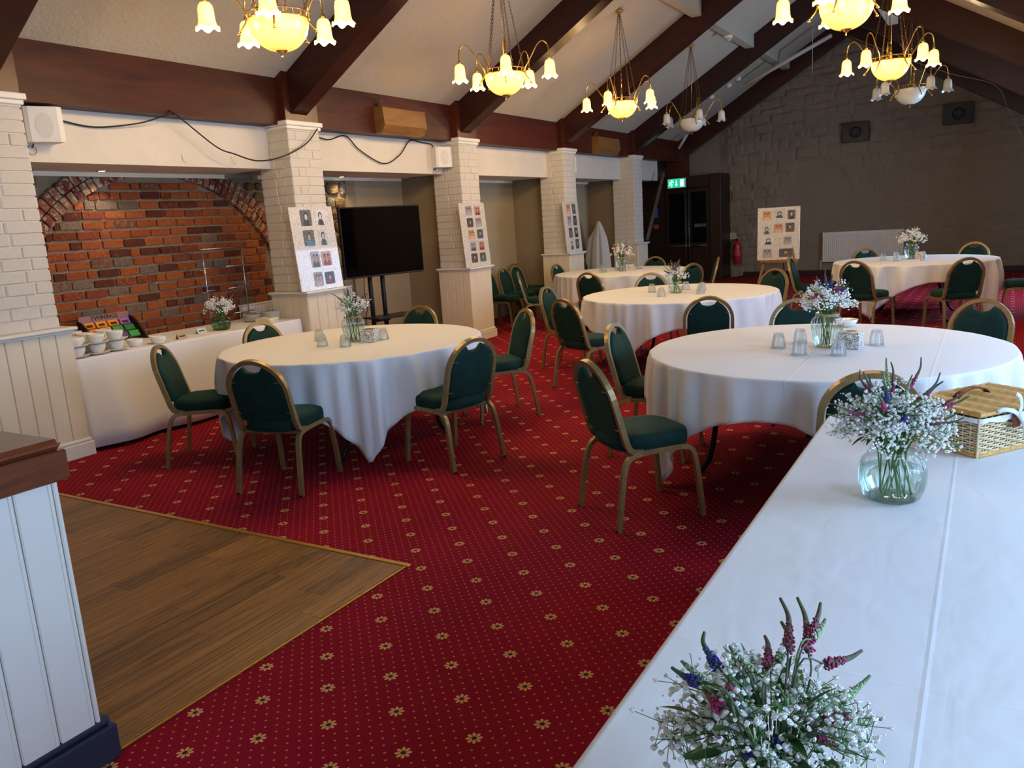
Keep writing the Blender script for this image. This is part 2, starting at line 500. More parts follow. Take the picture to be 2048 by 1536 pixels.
# ceiling, rafters, purlins
def sect(poly, y0, y1, name, mat):
    mb = MB(); n = len(poly)
    vs = [(x, y0, z) for x, z in poly]+[(x, y1, z) for x, z in poly]
    fs = [tuple(range(n)), tuple(range(2*n-1, n-1, -1))]+[(i, n+i, n+(i+1) % n, (i+1) % n) for i in range(n)]
    return mb.add(vs, fs).build(name, mat)
xr = WIN_X+.15
struct(sect([(-7.3, zc(-7.3)), (-2.7, zc(-2.7)), (-2.7, zc(-2.7)+.15), (-7.3, zc(-7.3)+.15)], Y0, Y1, 'ceiling', M_CEIL), 'white textured sloping ceiling over the pillared side')
struct(sect([(-2.7, zc(-2.7)), (xr, zc(xr)), (xr, zc(xr)+.15), (-2.7, zc(-2.7)+.15)], Y0, Y1, 'ceiling', M_CEIL), 'white textured sloping ceiling over the window side')
for k, yc in enumerate([PY[0]-3.07]+RY):
    a, b = yc-.15, yc+.07
    zb = lambda x: zc(x)-.40
    o = sect([(-6.14, zb(-6.14)), (-2.7, zb(-2.7)), (-2.7, zc(-2.7)-.002), (-6.14, zc(-6.14)-.002)], a, b, 'beam', M_BEAM); struct(o, 'dark mahogany roof rafter on the pillared side')
    o = sect([(-2.7, zb(-2.7)), (.74, zb(.74)), (.74, zc(.74)-.002), (-2.7, zc(-2.7)-.002)], a, b, 'beam', M_BEAM); struct(o, 'dark mahogany roof rafter on the window side')
    o = MB().box(.72, yc-.23, 0, 1.0, yc+.23, zc(1.0)-.01).build('pillar', M_POST); struct(o, 'dark timber post between the windows')
ys = [Y0]+[v for v in [PY[0]-3.07]+RY]+[Y1]
for a, b in zip(ys[:-1], ys[1:]):
    a2 = a+.07 if a > Y0 else a; b2 = b-.15 if b < Y1 else b
    if b2-a2 < .1: continue
    for x0, x1 in ((-3.94, -3.79), (-1.61, -1.46)):
        zt = max(zc(x0), zc(x1))
        struct(sect([(x0, 4.375), (x1, 4.375), (x1, zc(x1)-.002), (x0, zc(x0)-.002)], a2, b2, 'beam', M_CEIL), 'white boxed purlin under the sloping ceiling')

# wall on the pillared side: alcove back wall, boxed-in fascia, eave boards
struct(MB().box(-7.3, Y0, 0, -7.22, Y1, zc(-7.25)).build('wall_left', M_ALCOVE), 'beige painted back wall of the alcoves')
edges = [Y0]+[c for c in PY]+[17.45]
for k in range(len(edges)-1):
    a = edges[k]+(.23 if k else 0); b = edges[k+1]-(.23 if k < len(edges)-2 else 0)
    struct(MB().box(-7.22, a, 2.285, -6.41, b, 2.70).build('wall_left_fascia', M_FASCIA), 'white plastered bulkhead over the alcove')
    struct(MB().box(-7.22, a, 2.245, -7.115, b, 2.2848).build('trim_alcove', M_CREAM), 'cream trim along the back of the alcove ceiling')
edges = [Y0]+[c for c in PY]+[18.55]
for k in range(len(edges)-1):
    a = edges[k]+(.23 if k else 0); b = edges[k+1]-.23
    struct(MB().box(-6.45, a, 2.70, -6.21, b, 3.19).build('beam', M_BEAMY), 'wide reddish brown eave board under the ceiling')
struct(MB().box(-6.5, 18.32, 0, -6.12, 18.78, 3.22).build('pillar', M_POST), 'dark timber post beside the exit lobby')
for k, y in ((2, 9.30), (3, 12.42), (4, 15.50)):
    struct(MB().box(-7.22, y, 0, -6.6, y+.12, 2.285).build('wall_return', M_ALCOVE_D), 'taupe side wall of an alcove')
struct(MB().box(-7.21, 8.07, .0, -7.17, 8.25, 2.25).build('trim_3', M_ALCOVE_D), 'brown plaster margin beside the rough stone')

# pillars: painted brick shaft on a boarded base
brick_w = MB().cbox(-.5, -.5, -.5, .5, .5, .5, .06).mesh('brick', M_WBRICK)
PILLAR_LABEL = ['white painted brick pillar nearest the bar, beside the cups', 'white brick pillar behind the photo board next to the television',
                'white brick pillar between the television and the row of spare chairs', 'white brick pillar behind the third photo board', 'white brick pillar next to the exit lobby']
def pillar(k, yc):
    rt = sroot('pillar', PILLAR_LABEL[k])
    x0, x1, ya, yb = -6.58, -6.12, yc-(.23 if k else .69), yc+.23
    MB().box(x0+.012, ya+.012, 1.0, x1-.012, yb-.012, 2.67).build('core', M_WBRICK, rt)
    ch = .0895; z = 1.02; j = 0; r = random.Random(30+k)
    def br(xa, yaa, xb, ybb):
        o = link('brick', brick_w, rt, ((xa+xb)/2+r.uniform(-.0015, .0015), (yaa+ybb)/2+r.uniform(-.0015, .0015), z+ch/2))
        o.scale = (xb-xa-.006, ybb-yaa-.006, ch-.007)
    while z < 2.64:
        if j % 2 == 0:      # stretchers on the room face, header returns on the other
            s = yc+r.uniform(-.05, .05)
            if k == 0: br(x1-.105, ya, x1, s-.46); br(x1-.105, s-.46, x1, s-.23); br(x1-.105, s-.23, x1, s)
            else: br(x1-.105, ya, x1, s)
            br(x1-.105, s, x1, yb)
            br(x0, ya, x1-.105-.12, ya+.105); br(x1-.225, ya, x1-.105, ya+.105)
        else:
            s = x1-.23+r.uniform(-.05, .05)
            br(x0, ya, s, ya+.105); br(s, ya, x1, ya+.105)
            s2 = yc+r.choice((-.02, .1))
            if k == 0: br(x1-.105, ya+.105, x1, s2-.44); br(x1-.105, s2-.44, x1, s2-.22); br(x1-.105, s2-.22, x1, s2)
            else: br(x1-.105, ya+.105, x1, s2)
            br(x1-.105, s2, x1, yb)
        z += ch; j += 1
    MB().cbox(x0-.03, ya-.03, 2.69, x1+.03, yb+.03, 2.735, .006).cbox(x0-.014, ya-.014, 2.655, x1+.014, yb+.014, 2.69, .006).build('capital', M_WHITE, rt)
    # base
    MB().box(x0, ya-.03, 0, x1+.05, yb+.03, .995).build('base_core', M_CREAM, rt)
    n = 4 if k else 8; w = (yb-ya+.07)/n
    for i in range(n):
        y = ya-.035+w*i
        MB().cbox(x1+.045, y+.0015, .12, x1+.062, y+w-.0015, .995, .005).build('panel_board', M_CREAM, rt)
    n = 4; w = (x1-x0+.06)/n
    for sgn, yy in ((-1, ya-.03), (1, yb+.03)):
        for i in range(n):
            x = x0+w*i
            MB().cbox(x+.0015, min(yy, yy+sgn*.015), .12, x+w-.0015, max(yy, yy+sgn*.015), .995, .005).build('panel_board', M_CREAM, rt)
    MB().cbox(x0-.02, ya-.075, .995, x1+.105, yb+.075, 1.022, .008).cbox(x0, ya-.055, .978, x1+.08, yb+.055, .995, .004).build('ledge', M_WHITE, rt)
    MB().cbox(x0, ya-.065, 0, x1+.085, yb+.065, .115, .006).cbox(x0, ya-.055, .115, x1+.075, yb+.055, .145, .01).build('skirting', M_WHITE, rt)
    MB().box(x0+.05, ya+.0, 2.735, x1, yb, zc(-6.12)).build('post', M_POST, rt)
    return rt
for k, yc in enumerate(PY): pillar(k, yc)

# brick arch wall in the first alcove
bw = sroot('wall_brick_arch', 'exposed orange brick wall under an old arch in the alcove')
MB().box(-7.222, 2.6, .2, -7.195, 6.95, 2.26).build('mortar', M_MORTAR, bw)
ubrick = MB().cbox(-.5, -.5, -.5, .5, .5, .5, .075).mesh('brick', M_OBRICK)
abrick = MB().cbox(-.5, -.5, -.5, .5, .5, .5, .09).mesh('arch_brick', M_ABRICK)
AR, AY, AZ = 1.584, 5.29, .67
r = random.Random(11)
z = .60; row = 0
while z < 2.25:
    zm = z+.0447
    if zm > 1.70:
        if zm-AZ >= AR: break
        hw = math.sqrt(AR*AR-(zm-AZ)**2); ya, yb = AY-hw, min(6.9, AY+hw)
    else: ya, yb = 4.08, 6.62+max(0, (1.2-zm))*.3
    y = ya-r.uniform(0, .22)
    while y < yb:
        L = r.choice((.218, .222, .21, .225, .108, .23))
        p, q = max(y, ya), min(y+L, yb)
        if q-p > .035:
            o = link('brick', ubrick, bw, (-7.188+r.uniform(-.004, .004), (p+q)/2, zm+r.uniform(-.003, .003)))
            o.scale = (.03, q-p-.014-r.uniform(0, .004), .0895-.016-r.uniform(0, .006)); o.rotation_euler = (r.uniform(-.012, .012), 0, 0)
        y += L
    z += .0895; row += 1
a0 = math.asin((1.70-AZ)/AR)
for ring, r0 in enumerate((AR+.012, AR+.13)):
    step = .078/(r0+.055); a = a0-.28+(ring*.5*step)
    while a < PI-a0+.28:
        rm = r0+.055
        y, zz = AY-rm*math.cos(a), AZ+rm*math.sin(a)
        if zz < 2.31 and 3.4 < y < 6.9:
            o = link('arch_brick', abrick, bw, (-7.165+r.uniform(-.006, .004), y, zz))
            o.scale = (.06, .108, .066); o.rotation_euler = (PI-a+r.uniform(-.03, .03), 0, 0)
        a += step
def stones(rt, y0, y1, z0, z1, x, sd, big=.2, keep=None):
    r = random.Random(sd); z = z0
    while z < z1-.03:
        h = r.uniform(.1, big); y = y0
        while y < y1-.03:
            w = r.uniform(.1, big*1.4)
            ya, yb, za, zb = y, min(y+w, y1), z, min(z+h, z1)
            if (keep is None or keep((ya+yb)/2, (za+zb)/2)) and yb-ya > .03 and zb-za > .03:
                mb = MB(); cy, cz = (ya+yb)/2, (za+zb)/2; n = 9; vs = []; ww, hh = (yb-ya)/2-.006, (zb-za)/2-.006
                for dep, s in ((0, 1), (.03, .96), (.045, .7), (.05, .3)):
                    for q in range(n):
                        an = 2*PI*q/n; c, s_ = math.cos(an), math.sin(an)
                        m = max(abs(c), abs(s_))**.8
                        vs.append((x+dep+r.uniform(-.004, .006), cy+ww*s*c/m*r.uniform(.88, 1.0), cz+hh*s*s_/m*r.uniform(.88, 1.0)))
                fs = [(d*n+q, d*n+(q+1) % n, (d+1)*n+(q+1) % n, (d+1)*n+q) for d in range(3) for q in range(n)]+[tuple(3*n+q for q in range(n))]
                mb.add(vs, fs).build('stone', M_STONE, rt)
            y += w
        z += h
stones(bw, 3.5, 4.07, .70, 1.72, -7.2, 3, .16)
stones(bw, 3.5, 4.5, 1.72, 2.25, -7.2, 4, .16, lambda y, z: math.hypot(y-AY, z-AZ) > AR+.29)
stones(bw, 6.3, 6.92, 1.55, 2.25, -7.2, 5, .16, lambda y, z: math.hypot(y-AY, z-AZ) > AR+.29)
rs = sroot('wall_rubble', 'rough rubble stonework behind the television')
MB().box(-7.222, 6.95, .0, -7.195, 8.07, 2.25).build('mortar', M_MORTAR, rs)
stones(rs, 6.95, 8.07, .5, 2.25, -7.2, 9, .22)

# far gable wall, rough painted stone (relief mesh)
def gable():
    x0, x1, z0, z1 = -7.2, 1.3, 0.0, 5.15; st = .026
    xs = np.arange(x0, x1+st, st); zs = np.arange(z0, z1+st, st)
    X, Z = np.meshgrid(xs, zs); g = np.random.default_rng(5)
    Hh = np.zeros_like(X)
    z = z0; rows = []
    while z < z1:
        h = g.uniform(.11, .26); rows.append((z, z+h)); z += h
    for za, zb in rows:
        x = x0-.2; 
        while x < x1:
            w = g.uniform(.14, .55); off = g.uniform(0, .035)
            wob = .02*np.sin(X*7+za*9)
            d = np.minimum(np.minimum(X-x, x+w-X), np.minimum(Z+wob-za, zb-Z-wob))
            m = d > 0
            Hh = np.where(m, np.maximum(Hh, off+.030*np.clip(d/.035, 0, 1)), Hh)
            x += w
    n = np.zeros_like(X)
    for s, a in ((3, .5), (9, .3), (23, .25)):
        ph = g.uniform(0, 6, 4)
        n += a*(np.sin(X*s+ph[0]+1.7*np.sin(Z*s*.6+ph[1]))*np.sin(Z*s*1.1+ph[2]+1.3*np.sin(X*s*.7+ph[3])))
    Hh += .012*n
    # worn flatter patches: blocked arch in the middle and the plastered lower right
    arch = ((X+3.35)/.75)**2+((np.maximum(Z, 1.6)-1.6)/.85)**2
    k1 = np.clip((arch-.75)/.5, 0, 1)
    k2 = np.clip(.35+.65*np.clip((Z-1.6)/1.2, 0, 1)+.5*np.clip((-3.2-X)/1, 0, 1), 0, 1)
    Hh *= k1*k2*np.clip((X+5.45)/.2, 0, 1)
    Hh += g.normal(0, .0015, Hh.shape)
    nx, nz = len(xs), len(zs)
    v = np.stack([X, Y1-.01-Hh, Z], -1).reshape(-1, 3)
    keep = (Z < np.minimum(3.215+.6*(X+6.1), 3.215+.6*(.7-X))+.1)
    fs = []
    for j in range(nz-1):
        kj = keep[j]; k = keep[j+1]
        for i in range(nx-1):
            if kj[i]: fs.append((j*nx+i, j*nx+i+1, (j+1)*nx+i+1, (j+1)*nx+i))
    me = bpy.data.meshes.new('wall_far'); me.from_pydata(v.tolist(), [], fs); me.materials.append(M_TAUPE)
    me.polygons.foreach_set('use_smooth', [True]*len(me.polygons)); me.update()
    return struct(link('wall_far', me), 'dark taupe painted rough stone gable wall')
gable()
struct(sect([(-7.3, 0), (xr, 0), (xr, zc(xr)), (-2.7, zc(-2.7)), (-7.3, zc(-7.3))], Y1, Y1+.12, 'wall_far_backing', M_TAUPE_L))
struct(MB().cbox(-5.2, Y1-.05, 0, WIN_X, Y1-.01, .11, .006).build('baseboard_far', M_DARKWOOD))
wb = sroot('wall_back', 'cream wall behind the viewer with an added opening for fill light')
MB().box(-7.3, Y0-.1, 0, -3.2, Y0, 5.3).build('side_wall', M_CREAM, wb); MB().box(0, Y0-.1, 0, xr, Y0, 5.3).build('side_wall', M_CREAM, wb)
MB().box(-3.2, Y0-.1, 2.4, 0, Y0, 5.3).build('upper_wall', M_CREAM, wb); MB().box(-3.2, Y0-.1, 0, 0, Y0, .3).build('lower_wall', M_CREAM, wb)
w = sroot('window_5', 'white framed glazed opening added to light the foreground')  # unseen opening, added to house the fill light from behind
mb = MB()
for q in (-3.2, -2.14, -1.08, -.05): mb.box(q, Y0-.08, .3, q+.05, Y0-.03, 2.4)
for q in (.3, 2.35): mb.box(-3.2, Y0-.08, q, 0, Y0-.03, q+.05)
mb.build('window_frame', M_WHITE, w); MB().box(-3.2, Y0-.06, .3, 0, Y0-.054, 2.4).build('pane', M_GLASS, w)

# window wall, right of the frame
wr = sroot('wall_right', 'white wall with a row of windows')
wy = [Y0]+[v for y in WIN_Y for v in (y-WIN_W/2, y+WIN_W/2)]+[Y1]
MB().box(WIN_X, Y0, 0, WIN_X+.15, Y1, WIN_Z0).build('lower_wall', M_WHITE, wr)
MB().box(WIN_X, Y0, WIN_Z1, WIN_X+.15, Y1, zc(WIN_X)+.1).build('upper_wall', M_WHITE, wr)
for a, b in zip(wy[0::2], wy[1::2]): MB().box(WIN_X, a, WIN_Z0, WIN_X+.15, b, WIN_Z1).build('pier', M_WHITE, wr)
for k, y in enumerate(WIN_Y):
    w = sroot('window_%d' % (k+1), 'white framed window')
    a, b = y-WIN_W/2, y+WIN_W/2
    mb = MB()
    for q in (a, y-WIN_W/6-.02, y+WIN_W/6-.02, b-.05): mb.box(WIN_X+.06, q, WIN_Z0, WIN_X+.11, q+.05, WIN_Z1)
    for q in (WIN_Z0, WIN_Z1-.05): mb.box(WIN_X+.06, a, q, WIN_X+.11, b, q+.05)
    mb.build('window_frame', M_WHITE, w)
    MB().box(WIN_X+.08, a, WIN_Z0, WIN_X+.086, b, WIN_Z1).build('pane', M_GLASS, w)
    MB().cbox(WIN_X-.04, a-.05, WIN_Z0-.03, WIN_X+.06, b+.05, WIN_Z0, .005).build('sill', M_WHITE, w)

# ------------------------------------------------------------------ banquet chairs
def chair_proto():
    t = thing('banquet_chair', 'x', 'chair')
    # seat: soft rounded pad, domed on top
    mb = MB(); n = 40; vs = []
    prof = [(.95, .398), (1.0, .405), (1.012, .435), (1.004, .462), (.97, .478), (.85, .487), (.5, .492), (.1, .494)]
    for s, z in prof:
        for q in range(n):
            a = 2*PI*q/n; c, d = math.cos(a), math.sin(a)
            e = 3.6; m = (abs(c)**e+abs(d)**e)**(-1/e)
            w = .212-(.016 if d < 0 else 0)*abs(d)
            vs.append((w*s*c*m, .015+.215*s*d*m, z+(.006*(1-s) if z > .47 else 0)))
    fs = [(d*n+q, d*n+(q+1) % n, (d+1)*n+(q+1) % n, (d+1)*n+q) for d in range(len(prof)-1) for q in range(n)]
    fs += [tuple(range(n))[::-1], tuple((len(prof)-1)*n+q for q in range(n))]
    mb.add(vs, fs).build('seat', M_VELVET, t, True)
    for s in (-1, 1):
        fl = bez([(s*.222, .255, 0), (s*.215, .235, .2), (s*.210, .215, .335), (s*.207, .185, .385), (s*.205, .13, .397)], 20)
        rl = bez([(s*.228, -.255, 0), (s*.220, -.225, .2), (s*.212, -.20, .325), (s*.208, -.165, .378), (s*.205, -.10, .394)], 20)
        for path in (fl, rl):
            MB().tube(path, .0205, 4, sq=(.95, .85)).build('leg', M_GOLD, t, False)
        MB().tube([fl[-1], (s*.205, .05, .398), (s*.205, -.05, .397), rl[-1]], .0205, 4, sq=(.95, .85)).build('seat_rail', M_GOLD, t)
        MB().box(s*.222-.012, .243, 0, s*.222+.012, .268, .012).build('foot_cap', M_BLACK, t)
        MB().box(s*.228-.012, -.268, 0, s*.228+.012, -.243, .012).build('foot_cap', M_BLACK, t)
    MB().tube([(-.2, .16, .39), (.2, .16, .39)], .011, 6).tube([(-.2, -.14, .385), (.2, -.14, .385)], .011, 6).build('cross_bar', M_GOLD, t)
    # back: tilted plane, y = yb(z)
    def pt(u, v, d=0):       # u across, v height above .40, d towards the sitter
        lean = R_(15.0)
        return (u, -.168-math.sin(lean)*v+math.cos(lean)*d, .405+math.cos(lean)*v+math.sin(lean)*d)
    HB = .475; W = .205
    side = [(-.200, .04, .0), (-.203, .0, 0)]
    path = [(-.203, -.09, .402), (-.203, -.135, .405), (-.204, -.162, .42)]
    for v in (.05, .12, .2, .265): path.append(pt(-W+.004*(v/.265), v))
    rr = W-.004; hc = HB-rr
    for q in range(1, 24):
        a = PI-PI*q/24; path.append(pt(rr*math.cos(a), hc+rr*math.sin(a)))
    for v in (.265, .2, .12, .05): path.append(pt(W-.004*(v/.265), v))
    path += [(.204, -.162, .42), (.203, -.135, .405), (.203, -.09, .402)]
    MB().tube(path, .0225, 4, sq=(.95, .85)).build('back_frame', M_GOLD, t)
    # padded back with half-moon hand hole
    out = []
    ri = rr-.024
    out.append((-.168, .075)); out.append((-.176, .10))
    for v in (.15, .2, .25): out.append((-ri, v))
    nn = 30
    for q in range(0, nn+1):
        a = PI-PI*q/nn; x, z = ri*math.cos(a), hc+ri*math.sin(a)
        if abs(x) < .072:
            z = hc+ri*.935-.040*(1-(x/.072)**2)**.5
        out.append((x, z))
    for v in (.25, .2, .15): out.append((ri, v))
    out.append((.176, .10)); out.append((.168, .075))
    for u in (.1, 0, -.1): out.append((u, .07))
    n = len(out); cx, cv = 0, .235
    loops = [(-.012, .55), (-.013, .9), (-.012, .985), (-.004, 1.0), (.012, 1.0), (.022, .975), (.029, .90), (.034, .7), (.036, .35)]
    vs = []
    for d, s in loops:
        for u, v in out: vs.append(pt(cx+(u-cx)*s, cv+(v-cv)*s, d))
    fs = [(k*n+q, (k+1)*n+q, (k+1)*n+(q+1) % n, k*n+(q+1) % n) for k in range(len(loops)-1) for q in range(n)]
    vs.append(pt(cx, cv, -.012)); vs.append(pt(cx, cv, .036))
    b = len(vs)-2; L = (len(loops)-1)*n
    fs += [(b, q, (q+1) % n) for q in range(n)]+[(b+1, L+(q+1) % n, L+q) for q in range(n)]
    MB().add(vs, fs).build('backrest', M_VELVET, t, True)
    for s in (-1, 1):
        for v in (.13, .34):
            xx = s*(.172 if v < .2 else .150)
            mb = MB()
            a, b_ = pt(xx, v-.012, -.016), pt(xx+s*.022, v+.012, -.012)
            mb.tube([pt(xx-s*.010, v, -.016), pt(xx+s*.022, v, -.010)], .011, 6, sq=(.25, 1))
            mb.build('bracket', M_GOLD, t)
    return t
CH = chair_proto()
CHAIRS = [  # x, y, heading in degrees, label
 (-4.976, 3.825, -56, 'green chair at the television round table, nearest the white cups'),
 (-3.908, 3.583, 14, 'green chair with its back to us in front of the television round table'),
 (-3.148, 4.393, 75, 'green chair angled in at the aisle corner of the television round table'),
 (-3.506, 5.612, 142, 'green chair standing in the aisle beside the boarded pillar base, seat towards the television table'),
 (-5.231, 4.879, -94, 'green chair behind the television round table, against the side buffet cloth'),
 (-4.639, 5.810, 178, 'green chair on the far side of the television round table, under the television shelf'),
 (-1.584, 3.911, -39, 'green chair standing out in the open aisle with its whole seat showing'),
 (-1.902, 5.028, -88, 'green chair tucked to the aisle side of the nearest round table, behind the open one'),
 (-1.179, 6.193, -163, 'green chair behind the big bouquet on the nearest round table'),
 (-0.125, 6.110, 156, 'green chair on the window side of the nearest round table, cushion towards us'),
 (-0.488, 3.935, 17, 'green chair between the hamper table and the nearest round table'),
 (-3.252, 6.848, -24, 'dark-backed green chair in the aisle in front of the middle round table'),
 (-3.921, 7.835, -88, 'green chair on the aisle side of the middle round table, cushion visible'),
 (-2.129, 6.950, 20, 'green chair with its back to us between the middle and nearest round tables'),
 (-2.267, 9.380, 150, 'green chair behind the middle round table, in front of the easel'),
 (-3.436, 9.160, -150, 'green chair behind the jar of the middle round table'),
 (-4.532, 10.007, -10, 'dark-backed green chair in front of the pillar-side far round table'),
 (-5.773, 11.664, -92, 'green chair beside a boarded pillar base at the far round table'),
 (-4.837, 12.625, 175, 'green chair behind the far round table, before the exit doors'),
 (-3.781, 11.091, 60, 'green chair at the far round table, just behind the middle table bouquet'),
 (-3.824, 12.127, 108, 'green chair seen edge-on at the far round table, below the fire extinguisher'),
 (-2.085, 11.609, -90, 'green chair seen edge-on in front of the easel legs'),
 (-1.281, 10.764, -23, 'dark-backed green chair at the window-side far table, beside the easel'),
 (-0.335, 10.789, 30, 'green chair with its back to us at the window end of the far table'),
 (-1.475, 13.024, -150, 'green chair between the far table and the long radiator'),
 (-0.253, 13.537, 165, 'green chair behind the window end of the radiator-side far table'),
 (0.42, 11.92, 90, 'green chair cut off at the edge of the photo, only its seat showing'),
 (-6.48, 10.66, -88, 'spare green chair half hidden behind the boarded pillar base'),
 (-6.50, 11.20, -88, 'first fully visible spare green chair along the alcove wall'),
 (-6.57, 11.69, -92, 'second spare green chair along the alcove wall'),
 (-6.86, 12.19, -90, 'spare green chair in the dark alcove corner, mostly hidden by a pillar'),
 (-5.696, 10.374, -61, 'spare green chair pulled out in front of the row, seen from its side'),
 (-6.70, 14.48, -90, 'spare green chair standing beside the white dust sheet'),
]
for k, (x, y, a, lab) in enumerate(CHAIRS):
    o = CH if k == 0 else copy_tree(CH)
    o.location = (x, y, 0); o.rotation_euler = (0, 0, R_(a))
    tag(o, lab, 'chair', 'green banquet chairs with gold frames')

# ------------------------------------------------------------------ round tables and their cloths
TR, TZ = .985, .755
TABLES = {
 'A': (-4.27, 4.71, -3.562+4.27, 3.982-4.71, 'round banquet table beside the television'),
 'B': (-.83, 4.95, -1.592+.83, 4.332-4.95, 'round banquet table nearest the hamper'),
 'C': (-2.80, 8.16, -.30, -.95, 'round banquet table in the middle of the room'),
 'D': (-4.81, 11.40, -.6, -.8, 'round banquet table at the far end on the pillar side'),
 'E': (-.87, 12.10, -.45, -.9, 'round banquet table in front of the long radiator'),
}
def round_cloth(key, cx, cy, phi, label):
    r = random.Random(ord(key)); nA = 240; s = 1.235
    ph = [r.uniform(0, 6.28) for _ in range(6)]
    rows = []
    top = [.04, .3, .6, .85, .95]
    drops = [0, .008, .03, .07, .12, .18, .26, .36, .48, .6, .72, .84, .93, 1.0]
    mb = MB(); vs = []
    for t in top:
        for i in range(nA):
            a = 2*PI*i/nA; vs.append((TR*t*math.cos(a), TR*t*math.sin(a), .003))
    for d in drops:
        for i in range(nA):
            a = 2*PI*i/nA; q = a-phi
            c, sn = abs(math.cos(q+PI/4)), abs(math.sin(q+PI/4))
            D = s/max(c, sn)
            L = max(.15, D-TR)+.012*math.sin(5*a+ph[0])
            l = d*L
            # fold pattern, stronger towards the hanging corners
            near = (L-.25)/.5
            nf = 18
            w = a+.05*math.sin(3*a+ph[1])+.03*math.sin(7*a+ph[2])
            fold = math.sin(nf*w+ph[3])*(.6+.4*math.sin(4*a+ph[4]))+.35*math.sin(2.3*nf*w+ph[5])
            amp = (.014+.055*max(0, near))*min(1, l/.20)+.014*min(1, l/.08)
            R = TR+.006+min(.012, l)+amp*fold-.03*max(0, near)*min(1, l/.6)+.02*min(1, l/.4)
            z = .003-l+(.006 if l < .004 else 0)
            if l < .03: z = .003-l*l/.06 if l < .03 else z
            else: z = .003-.015-(l-.03)*.985
            vs.append((R*math.cos(a), R*math.sin(a), z))
    n = len(top)+len(drops)
    fs = [(j*nA+i, j*nA+(i+1) % nA, (j+1)*nA+(i+1) % nA, (j+1)*nA+i) for j in range(n-1) for i in range(nA)]
    fs = [f[::-1] for f in fs]
    fs.append(tuple(range(nA)))
    o = MB().add(vs, fs).build('tablecloth', M_CLOTH_T, None, True, (cx, cy, TZ))
    m = o.modifiers.new('hem', 'SOLIDIFY'); m.thickness = .0016; m.offset = -1
    return tag(o, label, 'tablecloth', 'white cloths on the round tables')
def round_table(cx, cy, label, rot):
    t = thing('round_table', label, 'table', (cx, cy, 0), rot, 'round banquet tables')
    MB().lathe([(.94, .705), (.972, .707), (.972, .735), (.968, .75)], 64).build('table_top', M_DARKWOOD, t)
    for sx in (-1, 1):
        for sy in (-1, 1):
            p = bez([(sx*.50, sy*.34, .70), (sx*.50, sy*.36, .40), (sx*.52, sy*.40, .12), (sx*.54, sy*.47, .0)], 14)
            MB().tube(p, .017, 8).build('leg', M_BLACKM, t, True)
        MB().tube([(sx*.50, -.34, .695), (sx*.50, .34, .695)], .012, 6).build('stretcher', M_BLACKM, t)
    return t
CL = {'A': 'white cloth with a long hanging point on the television round table', 'B': 'white cloth on the round table nearest the hamper',
      'C': 'white cloth on the middle round table', 'D': 'white cloth on the far round table by the pillars', 'E': 'white cloth on the round table before the long radiator'}
for k, (cx, cy, dx, dy, lab) in TABLES.items():
    round_table(cx, cy, lab, math.atan2(dy, dx)+.45)
    round_cloth(k, cx, cy, math.atan2(dy, dx), CL[k])

# ------------------------------------------------------------------ long table with the hamper (near, right)
t = thing('trestle_table', 'long trestle table under the white cloth with the hamper', 'table')
MB().box(-.50, .75, .72, .26, 3.29, .752).build('table_top', M_DARKWOOD, t)
for y in (1.0, 3.0):
    for x in (-.42, .18): MB().tube([(x, y, .72), (x, y, 0)], .016, 8).build('leg', M_BLACKM, t)
def rect_cloth(name, x0, y0, x1, y1, z, hem, mat, label, seed, flare=.05, nf=14):
    r = random.Random(seed); mb = MB()
    per = 2*((x1-x0)+(y1-y0)); N = 320
    def edge(s):
        s %= per; a, b = x1-x0, y1-y0
        if s < a: return x0+s, y0, 0, -1
        s -= a
        if s < b: return x1, y0+s, 1, 0
        s -= b
        if s < a: return x1-s, y1, 0, 1
        return x0, y1-(s-a), -1, 0
    P = [edge(per*i/N) for i in range(N)]
    nr = []
    for i in range(N):        # soften the normals round the corners
        sx = sum(P[(i+k) % N][2] for k in range(-5, 6)); sy = sum(P[(i+k) % N][3] for k in range(-5, 6))
        l = math.hypot(sx, sy) or 1; nr.append((sx/l, sy/l))
    ph = [r.uniform(0, 6) for _ in range(4)]
    vs = []; H = z-hem
    cx, cy = (x0+x1)/2, (y0+y1)/2
    for s in (.02, .5, .8, .95, .99):
        for i in range(N): vs.append((cx+(P[i][0]-cx)*s, cy+(P[i][1]-cy)*s, z+.004))
    for t_ in (0, .01, .03, .07, .15, .25, .4, .6, .8, 1):
        for i in range(N):
            sN = per*i/N
            f = math.sin(nf*sN+ph[0]+.8*math.sin(2*sN+ph[1]))*(.6+.4*math.sin(1.7*sN+ph[2]))
            l = t_*H
            off = .004+min(.008, l)+flare*t_+f*(.006+.035*t_)*min(1, t_*4)
            vs.append((P[i][0]+nr[i][0]*off, P[i][1]+nr[i][1]*(off if flare < .1 else min(off, .015)), z+.004-l+(.006*math.sin(3*sN+ph[3]) if t_ == 1 else 0)))
    n = 15
    fs = [(j*N+i, j*N+(i+1) % N, (j+1)*N+(i+1) % N, (j+1)*N+i)[::-1] for j in range(n-1) for i in range(N)]
    fs.append(tuple(range(N)))
    o = MB().add(vs, fs).build(name, mat, None, True)
    m = o.modifiers.new('hem', 'SOLIDIFY'); m.thickness = .0016; m.offset = -1
    return tag(o, label, 'tablecloth')
rect_cloth('tablecloth', -.515, .74, .27, 3.31, .756, .25, M_CLOTH_B, 'white creased cloth on the long table with the hamper', 3, .03, 9)

